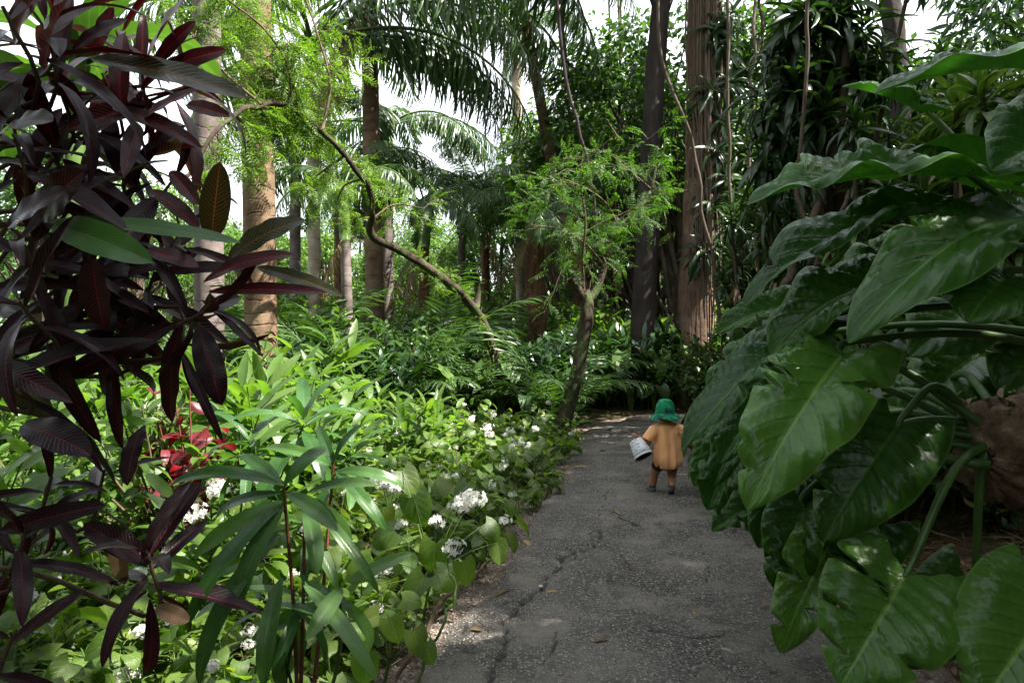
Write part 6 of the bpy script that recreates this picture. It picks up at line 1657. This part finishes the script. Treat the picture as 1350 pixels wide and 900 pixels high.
    for a, c in zip(rings[:-1], rings[1:]):
        for k in range(4):
            f = k / 4; rr.append(tuple([tuple(np.array(a[0]) * (1 - f) + np.array(c[0]) * f), a[1] * (1 - f) + c[1] * f, a[2] * (1 - f) + c[2] * f]))
    rr.append(rings[-1])
    mb = MB(); V, Q, U = loft(rr, 96, fold); V[:, 2] += .012 * np.clip((.42 - V[:, 2]) / .17, 0, 1) * np.sin(np.arctan2(V[:, 1], V[:, 0])) * 1.; mb.add(V + base, Q, U)
    for q, s in ((aL, -1), (aR, 1)):
        pts = np.vstack([np.array([s * .07, 0, .628]), q[0], q[2], q[4], q[5]])
        pts = smooth_path(pts, 14)
        V, Q, U = tube(pts + base, np.interp(np.linspace(0, 1, 14), [0, .3, .7, 1], [.045, .060, .060, .062]), 24, cap=False, bump=.12, seed=3); mb.add(V, Q, U)
    shirt = mb.build('t_shirt', cloth, t_); thicken(shirt, .004)
    # shorts
    dk = plain_mat('dark_shorts', (.035, .022, .03), rough=.85, bump=.2, scale=40)
    mb = MB(); V, Q, U = loft([((0, .004, .42), .090, .090), ((0, .004, .36), .100, .096), ((-.005, .004, .30), .100, .094), ((-.008, .008, .262), .102, .092)], 40, lambda f, th: 1 + .03 * np.sin(6 * th)); mb.add(V + base, Q, U)
    for q in legs:
        pp = smooth_path(q, 20)[:7]; V, Q, U = tube(pp[1:5] + base, np.linspace(.060, .059, 4), 20, cap=False, bump=.1, seed=4); mb.add(V, Q, U)
    thicken(mb.build('shorts', dk, t_), .003)
    # shoes
    sh = plain_mat('grey_shoe', (.12, .115, .13), rough=.8, bump=.3, scale=60)
    sole = plain_mat('shoe_sole', (.05, .05, .055), rough=.9, bump=.2)
    for (a, c) in feet:
        a = np.array(a); c = np.array(c); d = nrm(c - a)
        q = np.stack([a - d * .012, a + d * .02, (a + c) / 2, c + d * .002, c + d * .014]) + [0, 0, .003]
        V, Q, U = capsule(q, [.031, .033, .033, .032, .022], 16); z0 = None
        mb = MB(); V2 = V.copy(); mb.add(V2 + base, Q, U)
        ankle = a + np.array([0, -.002, .022]); V, Q, U = tube(np.stack([ankle, ankle + [0, 0, .02], ankle + [.002, -.004, .034]]) + base, [.034, .033, .034], 16, cap=False); mb.add(V, Q, U)
        s_ = mb.build('shoe', sh, t_)
        q2 = q - [0, 0, .026]; V, Q, U = capsule(q2, [.027, .031, .032, .030, .02], 16)
        c0 = np.mean(q2, axis=0); tt = (V - q2[0]) @ d; lo = q2[0][2] + np.clip(tt, -.03, .2) * d[2]; V[:, 2] = lo + (V[:, 2] - lo) * .25
        mb = MB(); mb.add(V + base, Q, U); mb.build('sole', sole, s_)
    # tie-dye bucket hat
    hm, nt, out = _mat('tie_dye_cotton'); g = NT(nt); oc = g.coord()
    n1 = g.noise(oc, 11., 3., .6, .5); n2 = g.noise(oc, 13., 2., .5, .6)
    b0 = g.ramp(n1, [(.32, (.004, .045, .05)), (.45, (.008, .20, .085)), (.58, (.018, .30, .13)), (.72, (.05, .42, .26))])
    b0 = g.mix(g.mapr(n2, .52, .60, 0, .85), b0, (.012, .03, .055))
    bp = g.n('ShaderNodeBump', ins={'Strength': .4, 'Distance': .006, 'Height': n2})
    bs = g.n('ShaderNodeBsdfPrincipled', ins={'Base Color': b0, 'Roughness': .8, 'Specular IOR Level': .25, 'Normal': bp.outputs[0]}); nt.links.new(bs.outputs[0], out.inputs[0])
    hc = hd + np.array([0, -.006, -.012])
    rings = [(hc + [0, 0, dz], r, r * 1.08) for dz, r in [(.138, .004), (.136, .028), (.130, .047), (.120, .061), (.104, .071), (.085, .079), (.06, .085), (.03, .087), (.010, .088), (.002, .089), (-.004, .094), (-.014, .110), (-.028, .126), (-.044, .137), (-.048, .136)]]
    def hw(f, th): return 1 + (.01 + .05 * f) * np.sin(4 * th + .7) * f ** 2 + .02 * np.sin(3 * th + 6 * f)
    rr = []
    for a, c in zip(rings[:-1], rings[1:]):
        for k in range(3): rr.append((a[0] * (1 - k / 3) + c[0] * k / 3, a[1] * (1 - k / 3) + c[1] * k / 3, a[2] * (1 - k / 3) + c[2] * k / 3))
    rr.append(rings[-1])
    V, Q, U = loft(rr, 64, hw); th = np.tile(np.linspace(0, 2 * PI, 65), len(rr)); V[:, 2] += .012 * np.sin(3 * th + 1) * (V[:, 2] < hc[2])
    mb = MB(); mb.add(V + base, Q, U); thicken(mb.build('hat', hm, t_), .003)

    # ---- bucket, a thing of its own, hanging from the left hand by its wire handle
    hp = base + np.array([-.322, -.024, .562])
    bk = thing('bucket', 'white printed plastic bucket with a thin handle, tipped sideways in the toddler\'s hand', 'bucket', hp)
    bm, nt, out = _mat('printed_white_plastic'); g = NT(nt); oc = g.coord()
    v1 = g.noise(oc, 22., 3., .5, 2.5); v2 = g.noise(oc, 14., 2., .5, 1.)
    c_ = g.mix(g.mapr(v1, .56, .60, 0, .75), (.70, .70, .74), (.16, .20, .24))
    c_ = g.mix(g.mapr(v2, .64, .67, 0, .8), c_, (.60, .45, .06))
    bs = g.n('ShaderNodeBsdfPrincipled', ins={'Base Color': c_, 'Roughness': .4, 'Specular IOR Level': .5}); nt.links.new(bs.outputs[0], out.inputs[0])
    wm = plain_mat('white_plastic', (.74, .74, .78), rough=.4, spec=.5, var=.05, bump=0)
    ax = nrm(np.array([.36, -.50, -.80]))         # towards the open end
    e1 = nrm(np.cross(ax, [0, 0, 1])); e2 = np.cross(ax, e1)
    c0 = hp + np.array([.020, .035, -.050]) + ax * .005
    th = np.linspace(0, 2 * PI, 41)
    def ringpts(s, r): return c0 + ax * s + np.outer(np.cos(th), e1) * r + np.outer(np.sin(th), e2) * r
    def surf(sr): return np.concatenate([ringpts(s, r) for s, r in sr]), gridq(len(sr) - 1, 40), None
    mb = MB(); V, Q, U = surf([(.0, .002), (.0, .05), (.002, .064), (.02, .067), (.10, .080), (.168, .090)]); mb.add(V, Q); b_ = mb.build('body', bm, bk); thicken(b_, .0025)
    mb = MB(); rg_ = [(.160, .092), (.160, .0975), (.168, .0985), (.174, .097), (.174, .089), (.166, .088)]; V, Q, U = surf(rg_); mb.add(V, Q); mb.build('rim', wm, bk)
    dkm = plain_mat('bucket_inside', (.03, .03, .035), rough=.6, bump=0)  # near-black sheet just inside the white bucket wall
    mb = MB(); V, Q, U = surf([(.010, .002), (.010, .060), (.10, .0745), (.164, .0845)]); mb.add(V, Q[:, ::-1]); mb.build('inner_sheet', dkm, bk)
    pA = c0 + ax * .166 + e1 * .098; pB = c0 + ax * .166 - e1 * .098
    arcp = smooth_path([pA, (pA * .6 + hp * .4) + [0, 0, .012], hp + [0, 0, .0], (pB * .6 + hp * .4) + [0, 0, .012], pB], 24)
    mb = MB(); mb.add(*tube(arcp, .0035, 8)); mb.build('handle', wm, bk)


child()

# prototypes were only moulds: remove them
for p in PARKED:
    for ch in list(p.children):
        for c2 in list(ch.children): bpy.data.objects.remove(c2)
        bpy.data.objects.remove(ch)
    bpy.data.objects.remove(p)
